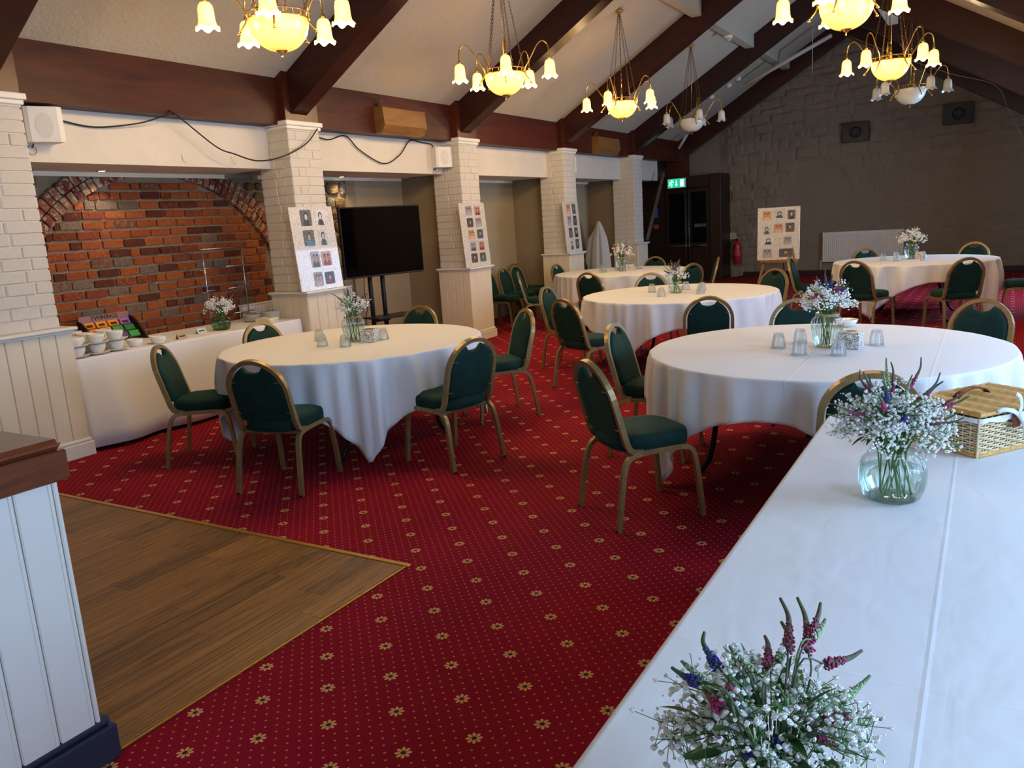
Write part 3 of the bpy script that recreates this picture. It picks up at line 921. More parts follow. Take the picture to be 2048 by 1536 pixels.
# side buffet in the first alcove
t = thing('trestle_table', 'long buffet table in front of the brick arch', 'table')
MB().box(-6.93, 3.62, .71, -6.17, 6.0, .742).build('table_top', M_DARKWOOD, t)
for y in (3.9, 5.7):
    for x in (-6.85, -6.25): MB().tube([(x, y, .71), (x, y, 0)], .016, 8).build('leg', M_BLACKM, t)
rect_cloth('tablecloth', -6.95, 3.60, -6.16, 6.02, .745, .03, M_CLOTH_L, 'white floor-length cloth on the buffet table before the brick arch', 8, .12, 11)

# ------------------------------------------------------------------ bar counter (near, left)
t = thing('bar_counter', 'white boarded bar counter with a varnished wooden top', 'counter')
MB().box(-3.4, -2.6, 0, -2.352, 1.245, .94).build('body', M_WHITE, t)
y = 1.247; k = 0
while y > -1.2:
    w = .018 if k == 0 else .112
    MB().cbox(-2.352, y-w+.0015, .14, -2.336, y-.0015, .942, .004).build('panel_board', M_WHITE, t)
    if k: MB().tube([(-2.337, y-.012, .15), (-2.337, y-.012, .94)], .005, 6).build('bead', M_WHITE, t)
    y -= w; k += 1
MB().cbox(-3.4, -2.6, .0, -2.322, 1.288, .118, .006).cbox(-3.4, -2.6, .118, -2.330, 1.278, .150, .012).build('skirting', M_SKIRT_B, t, label='navy blue painted skirting')
MB().cbox(-3.45, -2.6, .943, -2.298, 1.268, 1.032, .004).build('apron', M_BARTOP, t)
MB().cbox(-3.45, -2.6, 1.032, -2.300, 1.262, 1.066, .014).build('counter_top', M_BARTOP, t)

# ------------------------------------------------------------------ table decorations
TOPZ = TZ+.0035
SPIKE_M = {}
for k_, rgb in {'p': (150, 60, 90), 'm': (196, 42, 124), 'b': (62, 56, 150), 'g': (168, 186, 150), 'r': (140, 28, 66)}.items():
    SPIKE_M[k_] = simple('florets_'+k_, rgb, .7, 0, .25, 160)
BUD = {'p': simple('bud_brown', (92, 84, 66), .7, 0, .2, 90), 'm': simple('bud_olive', (88, 96, 62), .7, 0, .2, 90), 'b': simple('bud_green', (62, 92, 62), .7, 0, .2, 90),
       'g': simple('bud_pale', (96, 124, 74), .7, 0, .2, 90), 'r': simple('bud_dark', (70, 70, 48), .7, 0, .2, 90)}
def spike(parent, tip, base, kind, r, k=1.0, jh=.13):
    T, B = Vector(tip), Vector(base); L = (T-B).length
    side = (T-B).cross(Vector((r.uniform(-1, 1), r.uniform(-1, 1), r.uniform(-1, 1))))
    side = side.normalized()*L*r.uniform(.02, .14)
    P = bez([B, B.lerp(T, .35)+side*.7, B.lerp(T, .7)+side, T], 21)
    n = len(P)
    d0 = (P[1]-P[0]).normalized(); Q = bez([Vector((B.x*.15, B.y*.15, jh)), B-d0*min(.05, (B.z-jh)*.6)+Vector((0, 0, .004)), B], 8)
    o = MB().tube(P, [k*(.0052*(1-.62*i/(n-1))) for i in range(n)], 6).tube(Q, .0013*k, 5).build('flower_spike', BUD[kind], parent, True)
    mb = MB(); m = int(n*.5) if kind != 'g' else int(n*.75)
    for i in range(m):
        f = i/max(1, m-1); rad = k*(.0068*(1-.5*f) if kind != 'g' else .0048*(1-.5*f))
        q = P[i]; d = (P[min(n-1, i+1)]-P[max(0, i-1)]).normalized(); u = d.orthogonal().normalized(); w = d.cross(u)
        for j in range(7):
            a = 2*PI*j/7+i*.6
            mb.ball(q+(u*math.cos(a)+w*math.sin(a))*rad*r.uniform(.8, 1.15)+d*r.uniform(-.003, .003)*k, .0021*k*(1-.35*f)*r.uniform(.7, 1.2), 4, 3)
    mb.build('florets', SPIKE_M[kind], o, True)
def leaf_mesh(L, W, curl, mat, name='leaf'):
    vs = []; n = 7
    for i in range(n):
        f = i/(n-1); w = W*math.sin(PI*min(1, f*.93+.05))**.8; z = curl*L*f*f
        for s in (-1, 0, 1): vs.append((s*w, L*f, -z+abs(s)*w*.35))
    fs = [(i*3+j, i*3+j+1, (i+1)*3+j+1, (i+1)*3+j) for i in range(n-1) for j in range(2)]
    return MB().add(vs, fs).mesh(name, mat, True)
LEAVES = [leaf_mesh(.052, .007, .25, M_LEAF), leaf_mesh(.045, .005, .1, M_LEAF2), leaf_mesh(.062, .0055, .3, M_LEAF)]
def bouquet(loc, seed, label, jar_h, neck, R=.155, n_cl=60, spikes=None, kinds='mpbg', n_sp=9, n_leaf=16, per=11, br=.0052, low=False, flat=1.0, e0=.35):
    r = random.Random(seed)
    t = thing('bouquet', label, 'flowers', loc, 0, 'flower bouquets in glass jars')
    C = Vector((0, 0, jar_h+.055))
    st = MB(); gy = MB()
    for i in range(14):
        a = r.uniform(0, 6.28); q = neck*r.uniform(.2, .8); b = r.uniform(0, 6.28); q2 = neck*r.uniform(.2, .9)
        st.tube([(q2*math.cos(b), q2*math.sin(b), .012), (q*math.cos(a), q*math.sin(a), jar_h), (q*1.6*math.cos(a), q*1.6*math.sin(a), jar_h+.05)], .0022, 5)
    for i in range(n_cl):
        a = r.uniform(0, 6.28); e = math.asin(r.uniform(-.22, .95)); rad = R*r.uniform(.55, 1.05)
        c = C+Vector((math.cos(a)*math.cos(e)*rad, math.sin(a)*math.cos(e)*rad, math.sin(e)*rad*.85*flat))
        st.tube(bez([(neck*.4*math.cos(a), neck*.4*math.sin(a), jar_h-.01), C.lerp(c, .5)+Vector((0, 0, .01)), c], 4), .0010, 3, cap=False)
        for j in range(per):
            p = c+Vector((r.gauss(0, .013), r.gauss(0, .013), r.gauss(0, .011)))
            s = br*r.uniform(.55, 1.25)
            if low: gy.ball(p, s, 5, 3, .8)
            else:               # ruffled double blossom
                if j % 3 == 0: gy.ball(p, s*.5, 5, 3); continue
                s *= .92; ax = r.uniform(0, 6.28); tl = r.uniform(-.5, .5)
                gy.lathe([(.15*s, -.9*s), (.62*s, -.35*s), (1.05*s, .30*s), (.66*s, .42*s), (.78*s, .80*s), (.30*s, .62*s), (.12*s, .95*s)], 10, p,
                         lambda rr, zz, an, i, ax=ax, tl=tl: (rr*(1+.16*math.cos(5*(an+ax)+i*2.1)), zz+tl*rr*math.cos(an+ax)), capb=False)
            if not low: st.tube([c, p], .0006, 3, cap=False)
    o = st.build('stems', M_STEM, t); o['kind'] = 'stuff'
    o = gy.build('gypsophila', M_GYP, t, False); o['kind'] = 'stuff'; o['label'] = 'tiny white blossoms'
    if spikes is None:
        spikes = []
        for i in range(n_sp):
            a = r.uniform(0, 6.28); e = r.uniform(e0, 1.45)
            d = Vector((math.cos(a)*math.cos(e), math.sin(a)*math.cos(e), math.sin(e)))
            b = C+d*R*r.uniform(.6, .85); l = r.uniform(.06, .1)
            spikes.append((*(b+d*l), *b, r.choice(kinds)))
    for s in spikes: spike(t, s[0:3], s[3:6], s[6], r, 1.0 if not low else 1.25, jar_h)
    for i in range(n_leaf):
        a = r.uniform(0, 6.28); e = r.uniform(-.1, 1.1); rad = R*r.uniform(.3, .72)
        o = link('leaf', r.choice(LEAVES), t, C+Vector((math.cos(a)*math.cos(e)*rad, math.sin(a)*math.cos(e)*rad, math.sin(e)*rad*.8)))
        o.rotation_euler = (e+r.uniform(-.4, .4), r.uniform(-.5, .5), a-PI/2+r.uniform(-.4, .4))
    return t
def jar(loc, kind, label, water=.6, tint=None):
    t = thing('glass_jar', label, 'vase', loc, 0, 'ribbed glass jars of flowers')
    if kind == 'squat': pr = [(.060, 0), (.072, .006), (.086, .045), (.088, .085), (.082, .112), (.066, .128), (.060, .135), (.063, .146)]; h = .146; nk = .058
    elif kind == 'tall': pr = [(.055, 0), (.062, .006), (.076, .05), (.087, .12), (.089, .148), (.082, .168), (.066, .182), (.063, .19), (.066, .204)]; h = .204; nk = .060
    else: pr = [(.052, 0), (.060, .006), (.072, .03), (.076, .06), (.072, .09), (.062, .104), (.058, .11), (.061, .12)]; h = .12; nk = .055
    nrib = 24
    md = lambda r, z, a, i: (r*(1+(.034*math.cos(nrib*a) if 1 <= i <= len(pr)-3 else 0)), z)
    gm = M_GLASS if tint is None else tint
    MB().lathe(pr, nrib*6, mod=md, capt=False).build('body', gm, t, True)
    wl = [(r*.955, z+.004) for r, z in pr if z < h*water]
    MB().lathe(wl, 32).build('water', M_WATER, t, True)
    MB().lathe([(nk+.005, h-.016), (nk+.0085, h-.011), (nk+.005, h-.006)], 32, capb=False, capt=False).build('twine' if kind == 'tall' else 'rim', M_TWINE if kind == 'tall' else M_GLASS, t, True)
    return h, nk
FRONT_SPIKES = [(-0.091, 0.029, 0.315, -0.063, -0.011, 0.296, 'b'), (-0.117, -0.023, 0.288, -0.08, -0.037, 0.285, 'b'), (-0.108, -0.011, 0.292, -0.073, -0.032, 0.286, 'g'), (-0.015, 0.109, 0.34, 0.008, 0.047, 0.304, 'p'), (0.004, 0.121, 0.339, 0.029, 0.059, 0.302, 'm'), (0.031, 0.131, 0.332, 0.028, 0.07, 0.311, 'p'), (0.039, 0.118, 0.317, 0.032, 0.073, 0.312, 'g'), (-0.024, 0.064, 0.307, -0.01, 0.018, 0.292, 'p'), (-0.009, 0.088, 0.318, -0.001, 0.031, 0.296, 'g'), (0.084, 0.112, 0.287, 0.051, 0.058, 0.29, 'p'), (0.096, 0.093, 0.266, 0.072, 0.032, 0.261, 'g'), (0.113, 0.059, 0.232, 0.057, 0.005, 0.249, 'm'), (0.093, 0.013, 0.21, 0.044, -0.015, 0.242, 'm'), (-0.057, 0.01, 0.282, -0.041, -0.027, 0.274, 'm'), (-0.079, -0.018, 0.272, -0.05, -0.046, 0.265, 'm'), (-0.05, -0.011, 0.262, -0.024, -0.043, 0.255, 'b'), (-0.06, 0.032, 0.301, -0.024, 0.006, 0.289, 'g'), (0.02, 0.046, 0.269, 0.013, -0.004, 0.264, 'g'), (0.047, -0.003, 0.221, 0.071, -0.035, 0.217, 'g'), (0.005, -0.02, 0.229, 0.019, -0.046, 0.233, 'b'), (-0.023, -0.046, 0.225, -0.006, -0.071, 0.228, 'b')]
def deco(loc, kind, seed, jl, bl, **kw):
    h, nk = jar(loc, kind, jl, kw.pop('water', .6), kw.pop('tint', None))
    bouquet(loc, seed, bl, h, nk, **kw)
deco((-.197, .882, .76), 'squat', 21, 'glass jar at the very front of the hamper table', 'large bouquet at the very front with magenta and blue flower spikes', R=.128, n_cl=130, spikes=FRONT_SPIKES, n_leaf=50, per=15, br=.0041, flat=.85)
deco((-.207, 2.40, .76), 'squat', 22, 'squat ribbed glass jar half full of water beside the hamper', 'bouquet of white gypsophila and purple spikes beside the hamper', R=.155, n_cl=130, n_sp=20, n_leaf=36, per=15, br=.0049, e0=.0)
deco((-.798, 4.95, TOPZ), 'tall', 23, 'tall ribbed glass jar with a twine collar on the nearest round table', 'white bouquet with blue spikes and one pink on the nearest round table', R=.15, n_cl=85, n_sp=13, n_leaf=16, kinds='bbgmb', br=.0058, per=13, low=True)
deco((-4.258, 4.72, TOPZ), 'tall', 24, 'tall glass jar on the television round table', 'leafy bouquet with dark red spikes on the television round table', R=.135, n_cl=45, n_sp=9, n_leaf=34, kinds='grg', br=.0062, low=True)
deco((-2.815, 8.13, TOPZ), 'round', 25, 'small round glass jar on the middle round table', 'bouquet bristling with dark spikes on the middle round table', R=.115, n_cl=40, n_sp=20, n_leaf=16, kinds='bgpg', br=.0062, low=True)
deco((-4.843, 11.52, TOPZ), 'tall', 26, 'greenish glass jar on the far pillar-side round table', 'bouquet with red spikes on the far pillar-side round table', R=.17, n_cl=50, n_sp=13, n_leaf=16, kinds='rgpr', br=.0072, low=True)
deco((-.909, 12.28, TOPZ), 'tall', 27, 'glass jar on the round table before the radiator', 'pale bouquet on the round table before the radiator', R=.17, n_cl=70, n_sp=10, n_leaf=14, kinds='gbgm', br=.0076, low=True)
M_GGLASS = mat_glass('green_vase_glass', (.50, .62, .34), .14)
deco((-6.374, 5.20, .7495), 'squat', 28, 'green tinted glass jar on the side buffet', 'white and plum bouquet on the side buffet before the bricks', R=.135, n_cl=75, n_sp=4, n_leaf=8, kinds='rp', br=.0062, low=True, tint=M_GGLASS)

def tumbler_proto():
    t = thing('tumbler', 'x', 'glass')
    pr = [(.0435, 0), (.0445, .003), (.0440, .008), (.0405, .035), (.0345, .065), (.0290, .086), (.0275, .090), (.024, .091)]
    inn = [(.022, .080), (.0275, .078), (.0325, .06), (.0385, .034), (.0418, .006), (.0425, 0)]
    MB().lathe(pr, 36, capb=False).build('body', M_TUMBLER, t, True)
    MB().lathe(inn[::-1], 36, capb=False).build('inside', M_GLASS, t, True)
    MB().lathe([(.0425, 0), (.0442, .0012), (.0430, .0028), (.0418, .0012), (.0425, 0)], 36, capb=False, capt=False).build('rim', M_GLASS, t, True)
    return t
TU = tumbler_proto(); first = True
TBL = {'A': 'television round table', 'B': 'nearest round table', 'C': 'middle round table', 'D': 'far pillar-side round table', 'E': 'round table before the radiator'}
GL = {'A': [((-4.607, 4.698), 'rear one of the overlapping pair'), ((-4.356, 4.462), 'front one of the overlapping pair'), ((-4.132, 4.472), 'in front of the jar'), ((-4.40, 4.83), 'half hidden behind the jar'), ((-4.06, 4.83), 'behind the sparkly box')],
      'B': [((-1.06, 4.88), 'standing furthest from the window'), ((-.971, 5.06), 'just behind two others beside the jar'), ((-.90, 4.66), 'front one on the aisle side of the jar'), ((-.693, 4.68), 'directly in front of the sparkly box'), ((-.543, 5.06), 'standing alone beyond the sparkly box')],
      'C': [((-3.117, 8.225), 'furthest towards the aisle'), ((-2.85, 7.78), 'in front of the jar'), ((-2.81, 8.44), 'behind the jar'), ((-2.52, 8.02), 'front of the pair beyond the jar'), ((-2.59, 8.31), 'rear of the pair beyond the jar')],
      'D': [((-5.19, 11.54), 'rear of the pair towards the pillars'), ((-5.01, 11.22), 'front of the pair towards the pillars'), ((-4.75, 11.32), 'in front of the jar'), ((-5.06, 11.84), 'behind the jar'), ((-4.65, 11.74), 'beyond the sparkly box')],
      'E': [((-1.253, 12.20), 'furthest from the jar'), ((-1.054, 11.95), 'front of the overlapping pair'), ((-1.12, 12.50), 'rear of the overlapping pair'), ((-.734, 11.92), 'in front of the white box')]}
for k, L in GL.items():
    for (x, y), d in L:
        o = TU if first else copy_tree(TU); first = False
        o.location = (x, y, TOPZ); o.rotation_euler = (0, 0, rnd.uniform(0, 6))
        tag(o, 'upturned tumbler on the %s, %s' % (TBL[k], d), 'glass', 'upturned glass tumblers')
def mat_glitter():
    t = NT('silver_glitter'); ob = t.coords()
    v = t.node('ShaderNodeTexVoronoi'); t.l.new(ob, v.inputs['Vector']); v.inputs['Scale'].default_value = 170
    f = t.xyz(v.outputs['Color'])[0]
    t.base(t.ramp(f, [(.2, lin((140, 132, 120))), (.5, lin((206, 200, 190))), (.9, lin((246, 242, 236)))]), .35, .25)
    return t.m
M_GLIT = mat_glitter()
for k, (x, y, a) in {'A': (-4.10, 4.72, .35), 'B': (-.665, 4.94, -.12), 'D': (-4.69, 11.48, .2), 'E': (-.80, 12.26, 0)}.items():
    t = thing('candle_box', 'square sparkly silver candle box on the '+TBL[k], 'candle holder', (x, y, TOPZ), a, 'sparkly candle boxes')
    h = .058; z = .098
    MB().cbox(-h, -h, 0, h, h, z, .002).build('body', M_GLIT, t)
    MB().lathe([(.030, z-.001), (.030, z+.001)], 24).build('candle_hole', M_BLACK, t)
t = thing('bowl', 'small white bowl behind the sparkly box on the nearest round table', 'bowl', (-.812, 5.80, TOPZ))
MB().lathe([(.03, 0), (.05, .006), (.07, .035), (.074, .05), (.070, .05), (.05, .012), (.004, .008)], 28).build('body', M_CHINA, t, True)
t['label'] = 'small white dish behind the sparkly box on the nearest round table'

# ------------------------------------------------------------------ chandeliers
M_SHADE_ON = mat_emit('lit_bell_glass', (255, 230, 156), 1.08, .3, (255, 186, 80))
M_BOWL_ON = mat_emit('lit_bowl_glass', (255, 206, 112), .98, .3, (255, 184, 66))
M_SHADE_OFF = simple('frosted_bell_glass', (214, 216, 206), .3, spec=.5)
M_LBRASS = simple('polished_brass', (206, 164, 84), .22, .9, .08, 30)
M_CHAIN = simple('dull_chain', (112, 84, 52), .45, .7)
def chandelier(x, y, z, lit, label, rot):
    """z: height of the finial tip"""
    t = thing('chandelier', label, 'chandelier', (x, y, z), rot, 'brass chandeliers with bell shades')
    sm = M_SHADE_ON if lit else M_SHADE_OFF; bm = M_BOWL_ON if lit else M_SHADE_OFF
    zr = .265
    md = lambda r, zz, a, i: (r*(1+.006*math.cos(60*a)), zz)
    pr = [(.025, .05)]+[(.205*math.sin(q*PI/2/12)**.92, .045+.205*(1-math.cos(q*PI/2/12))) for q in range(2, 13)]
    MB().lathe(pr, 120, mod=md, capt=False).build('bowl', bm, t, True)
    MB().lathe([(.0, 0), (.006, .004), (.007, .012), (.003, .018), (.008, .024), (.010, .03), (.03, .042), (.055, .060), (.058, .064), (.05, .06)], 24, capb=False, capt=False).build('finial', M_LBRASS, t, True)
    mb = MB()
    for zz in (zr-.012, zr+.028): mb.tube([(.212*math.cos(2*PI*q/48), .212*math.sin(2*PI*q/48), zz) for q in range(48)], .005, 6, closed=True)
    for q in range(20):
        a = 2*PI*q/20; mb.tube([(.212*math.cos(a), .212*math.sin(a), zr-.012), (.212*math.cos(a), .212*math.sin(a), zr+.028)], .003, 5)
    mb.build('gallery_ring', M_LBRASS, t, True)
    for k in range(5):
        a = 2*PI*k/5; c, s = math.cos(a), math.sin(a)
        P = bez([(.275*c, .275*s, zr-.11), (.216*c, .216*s, zr), (.30*c, .30*s, zr+.15), (.365*c, .365*s, zr+.245), (.415*c, .415*s, zr+.265), (.458*c, .458*s, zr+.235), (.476*c, .476*s, zr+.17), (.478*c, .478*s, zr+.105)], 40)
        mb = MB().tube(P, .0068, 7).ball((.277*c, .277*s, zr-.115), .012, 10, 6)
        mb.lathe([(.012, .0), (.017, .02), (.01, .035)], 12, (.478*c, .478*s, zr+.082))
        arm = mb.build('arm', M_LBRASS, t, True)
        bp = [(.014, .19), (.034, .183), (.047, .165), (.053, .135), (.054, .10), (.056, .07), (.061, .048), (.070, .032), (.080, .026), (.082, .022)]
        bd = lambda r, zz, an, i: (r*(1+(.05*math.cos(6*an) if i > 6 else 0)), zz-(.012*math.cos(6*an) if i > 7 else 0))
        sh = MB().lathe(bp, 42, (.478*c, .478*s, zr-.105), bd, capb=True, capt=False).build('shade', sm, arm, True)
        if lit:
            ld = bpy.data.lights.new('bulb', 'POINT'); ld.energy = LAMP_BELL; ld.color = (1, .70, .37); ld.shadow_soft_size = .03
            lo = bpy.data.objects.new('bulb', ld); COL.objects.link(lo); lo.parent = t; lo.location = (.478*c, .478*s, zr-.10)
    if lit:
        ld = bpy.data.lights.new('bulb', 'POINT'); ld.energy = LAMP_BOWL; ld.color = (1, .70, .37); ld.shadow_soft_size = .06
        lo = bpy.data.objects.new('bulb', ld); COL.objects.link(lo); lo.parent = t; lo.location = (0, 0, zr+.10)
    zt = zc(x)-z
    for k in range(5):
        a = 2*PI*k/5+.4; p0 = Vector((.2*math.cos(a), .2*math.sin(a), zr+.03)); p1 = Vector((.012*math.cos(a), .012*math.sin(a), zt-.05))
        n = int((p1-p0).length/.034); mb = MB(); d = (p1-p0)/n; u = d.orthogonal().normalized(); w = d.normalized().cross(u)
        for i in range(n):
            m = p0+d*(i+.5); e = u if i % 2 else w
            mb.tube([m+d.normalized()*.022*math.cos(2*PI*q/8)+e*.008*math.sin(2*PI*q/8) for q in range(8)], .0022, 4, closed=True)
        mb.build('chain', M_CHAIN, t)
    MB().tube([(0, 0, zr+.02), (0, 0, zr+.16)], .011, 8).tube([(0, 0, zr+.16), (.004, 0, zt-.03)], .0035, 5).build('rod', M_LBRASS, t, True)
    MB().lathe([(.01, -.07), (.02, -.045), (.055, -.02), (.06, .0)], 20, (0, 0, zt-.005)).build('ceiling_rose', M_LBRASS, t, True)
    return t
chandelier(-4.37, 4.40, 2.83, True, 'lit chandelier cut off by the top edge above the television round table', .35)
chandelier(-4.37, 7.50, 2.83, True, 'largest complete lit chandelier, over the aisle in front of the pillars', .25)
chandelier(-4.37, 10.60, 2.83, True, 'lit chandelier on the pillar side, next before the unlit one', .95)
chandelier(-4.37, 13.60, 2.83, False, 'unlit white chandelier on the pillar side in front of the exit', .25)
chandelier(-1.06, 7.24, 2.875, True, 'lit chandelier cut off by the top edge on the window side', .75)
chandelier(-1.06, 10.50, 2.85, True, 'lit chandelier on the window side hanging before the stone wall', .5)
chandelier(-1.06, 13.10, 2.815, False, 'unlit white chandelier on the window side against the stone wall', .3)

# ------------------------------------------------------------------ photo boards
def mat_damask():
    t = NT('damask_board'); ob = t.coords()
    n = t.noise(ob, 24, 3, .55, 2.2)
    f = t.M('LESS_THAN', t.M('ABSOLUTE', t.M('SUBTRACT', n, .5)), .028)
    t.base(t.mix(t.M('MULTIPLY', f, .8), lin((226, 218, 206)), lin((158, 148, 136))), .3, 0, .5)
    t.p.inputs['Coat Weight'].default_value = .4
    return t.m
M_DAMASK = mat_damask()
PH_M = []
def mat_photo(i, bgc, hair, skin, body, two=False):
    t = NT('photo_print_%d' % i); g = t.coords('Generated'); x, y, z = t.xyz(g)
    n = t.noise(g, 6, 3, .6)
    c = t.mix(n, lin(bgc), lin(tuple(min(255, int(v*1.5+20)) for v in bgc)))
    def ell(cx, cz, rx, rz):
        a = t.M('DIVIDE', t.M('SUBTRACT', x, cx), rx); b = t.M('DIVIDE', t.M('SUBTRACT', z, cz), rz)
        return t.M('LESS_THAN', t.M('ADD', t.M('MULTIPLY', a, a), t.M('MULTIPLY', b, b)), 1.0)
    for dx in ((-.17, .2) if two else (0,)):
        c = t.mix(ell(.5+dx, .02, .30 if not two else .2, .42), c, lin(body))
        c = t.mix(ell(.5+dx, .60, .20 if not two else .13, .25), c, lin(hair))
        c = t.mix(ell(.5+dx, .55, .13 if not two else .09, .18), c, lin(skin))
    n2 = t.noise(g, 14, 4, .7); n3 = t.noise(g, 9, 2, .6)
    c = t.mix(t.M('MULTIPLY', t.M('GREATER_THAN', n2, .54), .45), c, lin(tuple(int(v*.45) for v in bgc)))
    c = t.mix(t.M('MULTIPLY', t.M('GREATER_THAN', n3, .60), .30), c, lin((214, 204, 190)))
    t.base(c, .3, 0, .4)
    return t.m
PH_M = [mat_photo(0, (60, 62, 66), (24, 24, 26), (205, 205, 205), (40, 40, 44)), mat_photo(1, (196, 192, 186), (40, 38, 38), (222, 218, 212), (34, 34, 38)),
        mat_photo(2, (58, 66, 50), (60, 40, 30), (196, 150, 120), (70, 120, 170)), mat_photo(3, (150, 150, 150), (44, 44, 46), (190, 190, 188), (70, 72, 76)),
        mat_photo(4, (120, 130, 144), (80, 60, 40), (196, 150, 116), (90, 80, 66), True), mat_photo(5, (150, 120, 110), (44, 26, 22), (190, 130, 100), (150, 60, 44), True),
        mat_photo(6, (110, 112, 116), (50, 40, 36), (206, 172, 150), (190, 180, 176), True), mat_photo(7, (50, 52, 60), (30, 26, 24), (200, 150, 120), (120, 66, 56)),
        mat_photo(8, (60, 74, 52), (40, 30, 20), (206, 160, 130), (60, 90, 170)), mat_photo(9, (150, 110, 80), (90, 50, 30), (220, 160, 120), (230, 190, 150), True)]
def photo_board(loc, rz, lean, W, H, photos, label):
    t = thing('photo_board', label, 'photo board', loc, rz, 'photo boards with collages')
    t.rotation_euler = (-lean, 0, rz)
    MB().cbox(-W/2, -.004, 0, W/2, .006, H, .0015).build('board', M_DAMASK, t)
    for u, v, w, h, m in photos:
        cx, cz = (u-.5)*W, (1-v)*H
        r = min(w, h)*.12; n = 4; pts = []
        for qx, qz, a0 in ((w/2-r, h/2-r, 0), (-w/2+r, h/2-r, PI/2), (-w/2+r, -h/2+r, PI), (w/2-r, -h/2+r, 1.5*PI)):
            for k in range(n+1): a = a0+PI/2*k/n; pts.append((qx+r*math.cos(a), qz+r*math.sin(a)))
        mb = MB(); N = len(pts)
        vs = [(cx+x, -.0062, cz+z) for x, z in pts]+[(cx+x, -.004, cz+z) for x, z in pts]
        fs = [tuple(range(N))[::-1]]+[(i, (i+1) % N, N+(i+1) % N, N+i) for i in range(N)]
        mb.add(vs, fs).build('photograph', PH_M[m], t)
    return t
def cols(rows, us, w, h, ms, v0, dv):
    out = []; k = 0
    for i in range(rows):
        for u in us: out.append((u, v0+dv*i, w, h, ms[k % len(ms)])); k += 1
    return out
photo_board((-6.055, 6.305, 1.024), PI/2, R_(4), .63, .86, [(.36, .13, .155, .165, 0), (.69, .13, .145, .16, 1), (.36, .37, .155, .165, 2), (.69, .37, .14, .165, 3), (.43, .63, .13, .165, 4), (.69, .63, .15, .15, 5), (.43, .87, .13, .15, 6), (.70, .87, .14, .13, 7)],
            'photo board with eight portraits leaning on the pillar next to the television')
photo_board((-6.055, 9.37, 1.024), PI/2, R_(4), .63, .86, cols(5, (.36, .70), .15, .125, (6, 5, 7, 6, 9, 8, 4, 5, 7, 2), .12, .185), 'photo board with ten prints on the pillar behind the television')
photo_board((-6.055, 12.40, 1.024), PI/2, R_(4), .58, .85, cols(4, (.34, .70), .13, .165, (9, 8, 6, 7, 2, 0, 3, 8), .15, .23), 'photo board with eight prints on the pillar farthest down the room')

# easel with the fourth board
t = thing('easel', 'wooden easel holding a photo board in front of the stone wall', 'easel', (-3.0, 13.85, 0), 0)
M_EASEL = mat_wood('easel_pine', (116, 74, 36), (168, 116, 62), 'z', 1, .45, .1)
for s in (-1, 1): MB().tube([(s*.40, -.12, 0), (s*.235, 0, .72), (s*.12, .10, 1.35)], .024, 4).build('leg', M_EASEL, t)
MB().tube([(0, .55, 0), (0, .12, 1.3)], .022, 4).build('rear_leg', M_EASEL, t)
MB().cbox(-.30, -.075, .655, .30, -.005, .70, .004).build('tray', M_EASEL, t)
MB().cbox(-.18, .07, 1.18, .18, .10, 1.225, .003).build('cross_bar', M_EASEL, t)
photo_board((-3.015, 13.82, .70), R_(6), R_(6), .67, .86, [(.22, .15, .13, .15, 9), (.52, .13, .18, .13, 3), (.80, .15, .12, .15, 0), (.22, .42, .14, .14, 3), (.50, .40, .14, .15, 9), (.77, .39, .14, .15, 7), (.26, .63, .19, .12, 1), (.72, .64, .12, .13, 6), (.24, .87, .14, .15, 6), (.68, .87, .21, .14, 7)],
            'photo board with ten prints standing on the wooden easel')

# ------------------------------------------------------------------ television on its stand
td, tn = Vector((.235, .972, 0)), Vector((.972, -.235, 0))
ang = math.atan2(td.y, td.x)
t = thing('television', 'large black flat television on a twin-post floor stand', 'television', (-6.05, 7.34, 0), ang-PI/2+PI/2)
# local x along the screen, local -y towards the room
TVW, TVH, TVZ = 1.14, .79, 1.08
M_SCREEN = simple('black_screen', (2, 2, 3), .05, 0, spec=.12)
MB().cbox(-TVW/2, -.03, TVZ, TVW/2, .015, TVZ+TVH, .005).build('bezel', M_BLACK, t)
MB().box(-TVW/2+.012, -.0315, TVZ+.02, TVW/2-.012, -.029, TVZ+TVH-.012).build('screen', M_SCREEN, t)
for x in (-.17, .01):
    MB().tube([(x, .075, .03), (x, .075, 1.55)], .028, 10).build('post', M_BLACKM, t, True)
MB().cbox(-.30, -.22, .60, .30, .12, .617, .003).cbox(-.2, .03, .55, .04, .06, .60, .002).build('shelf', M_BLACKM, t)
MB().box(-.2, .03, 1.2, .05, .06, 1.7).build('mount', M_BLACKM, t)
MB().cbox(-.45, -.25, 0, .35, .3, .035, .008).build('base', M_BLACKM, t)
MB().tube(bez([(-.25, .07, 1.1), (-.26, .08, .9), (-.23, .09, .75), (-.28, .08, .55), (-.26, .08, .2)], 24), .005, 5).build('cable', M_BLACK, t)

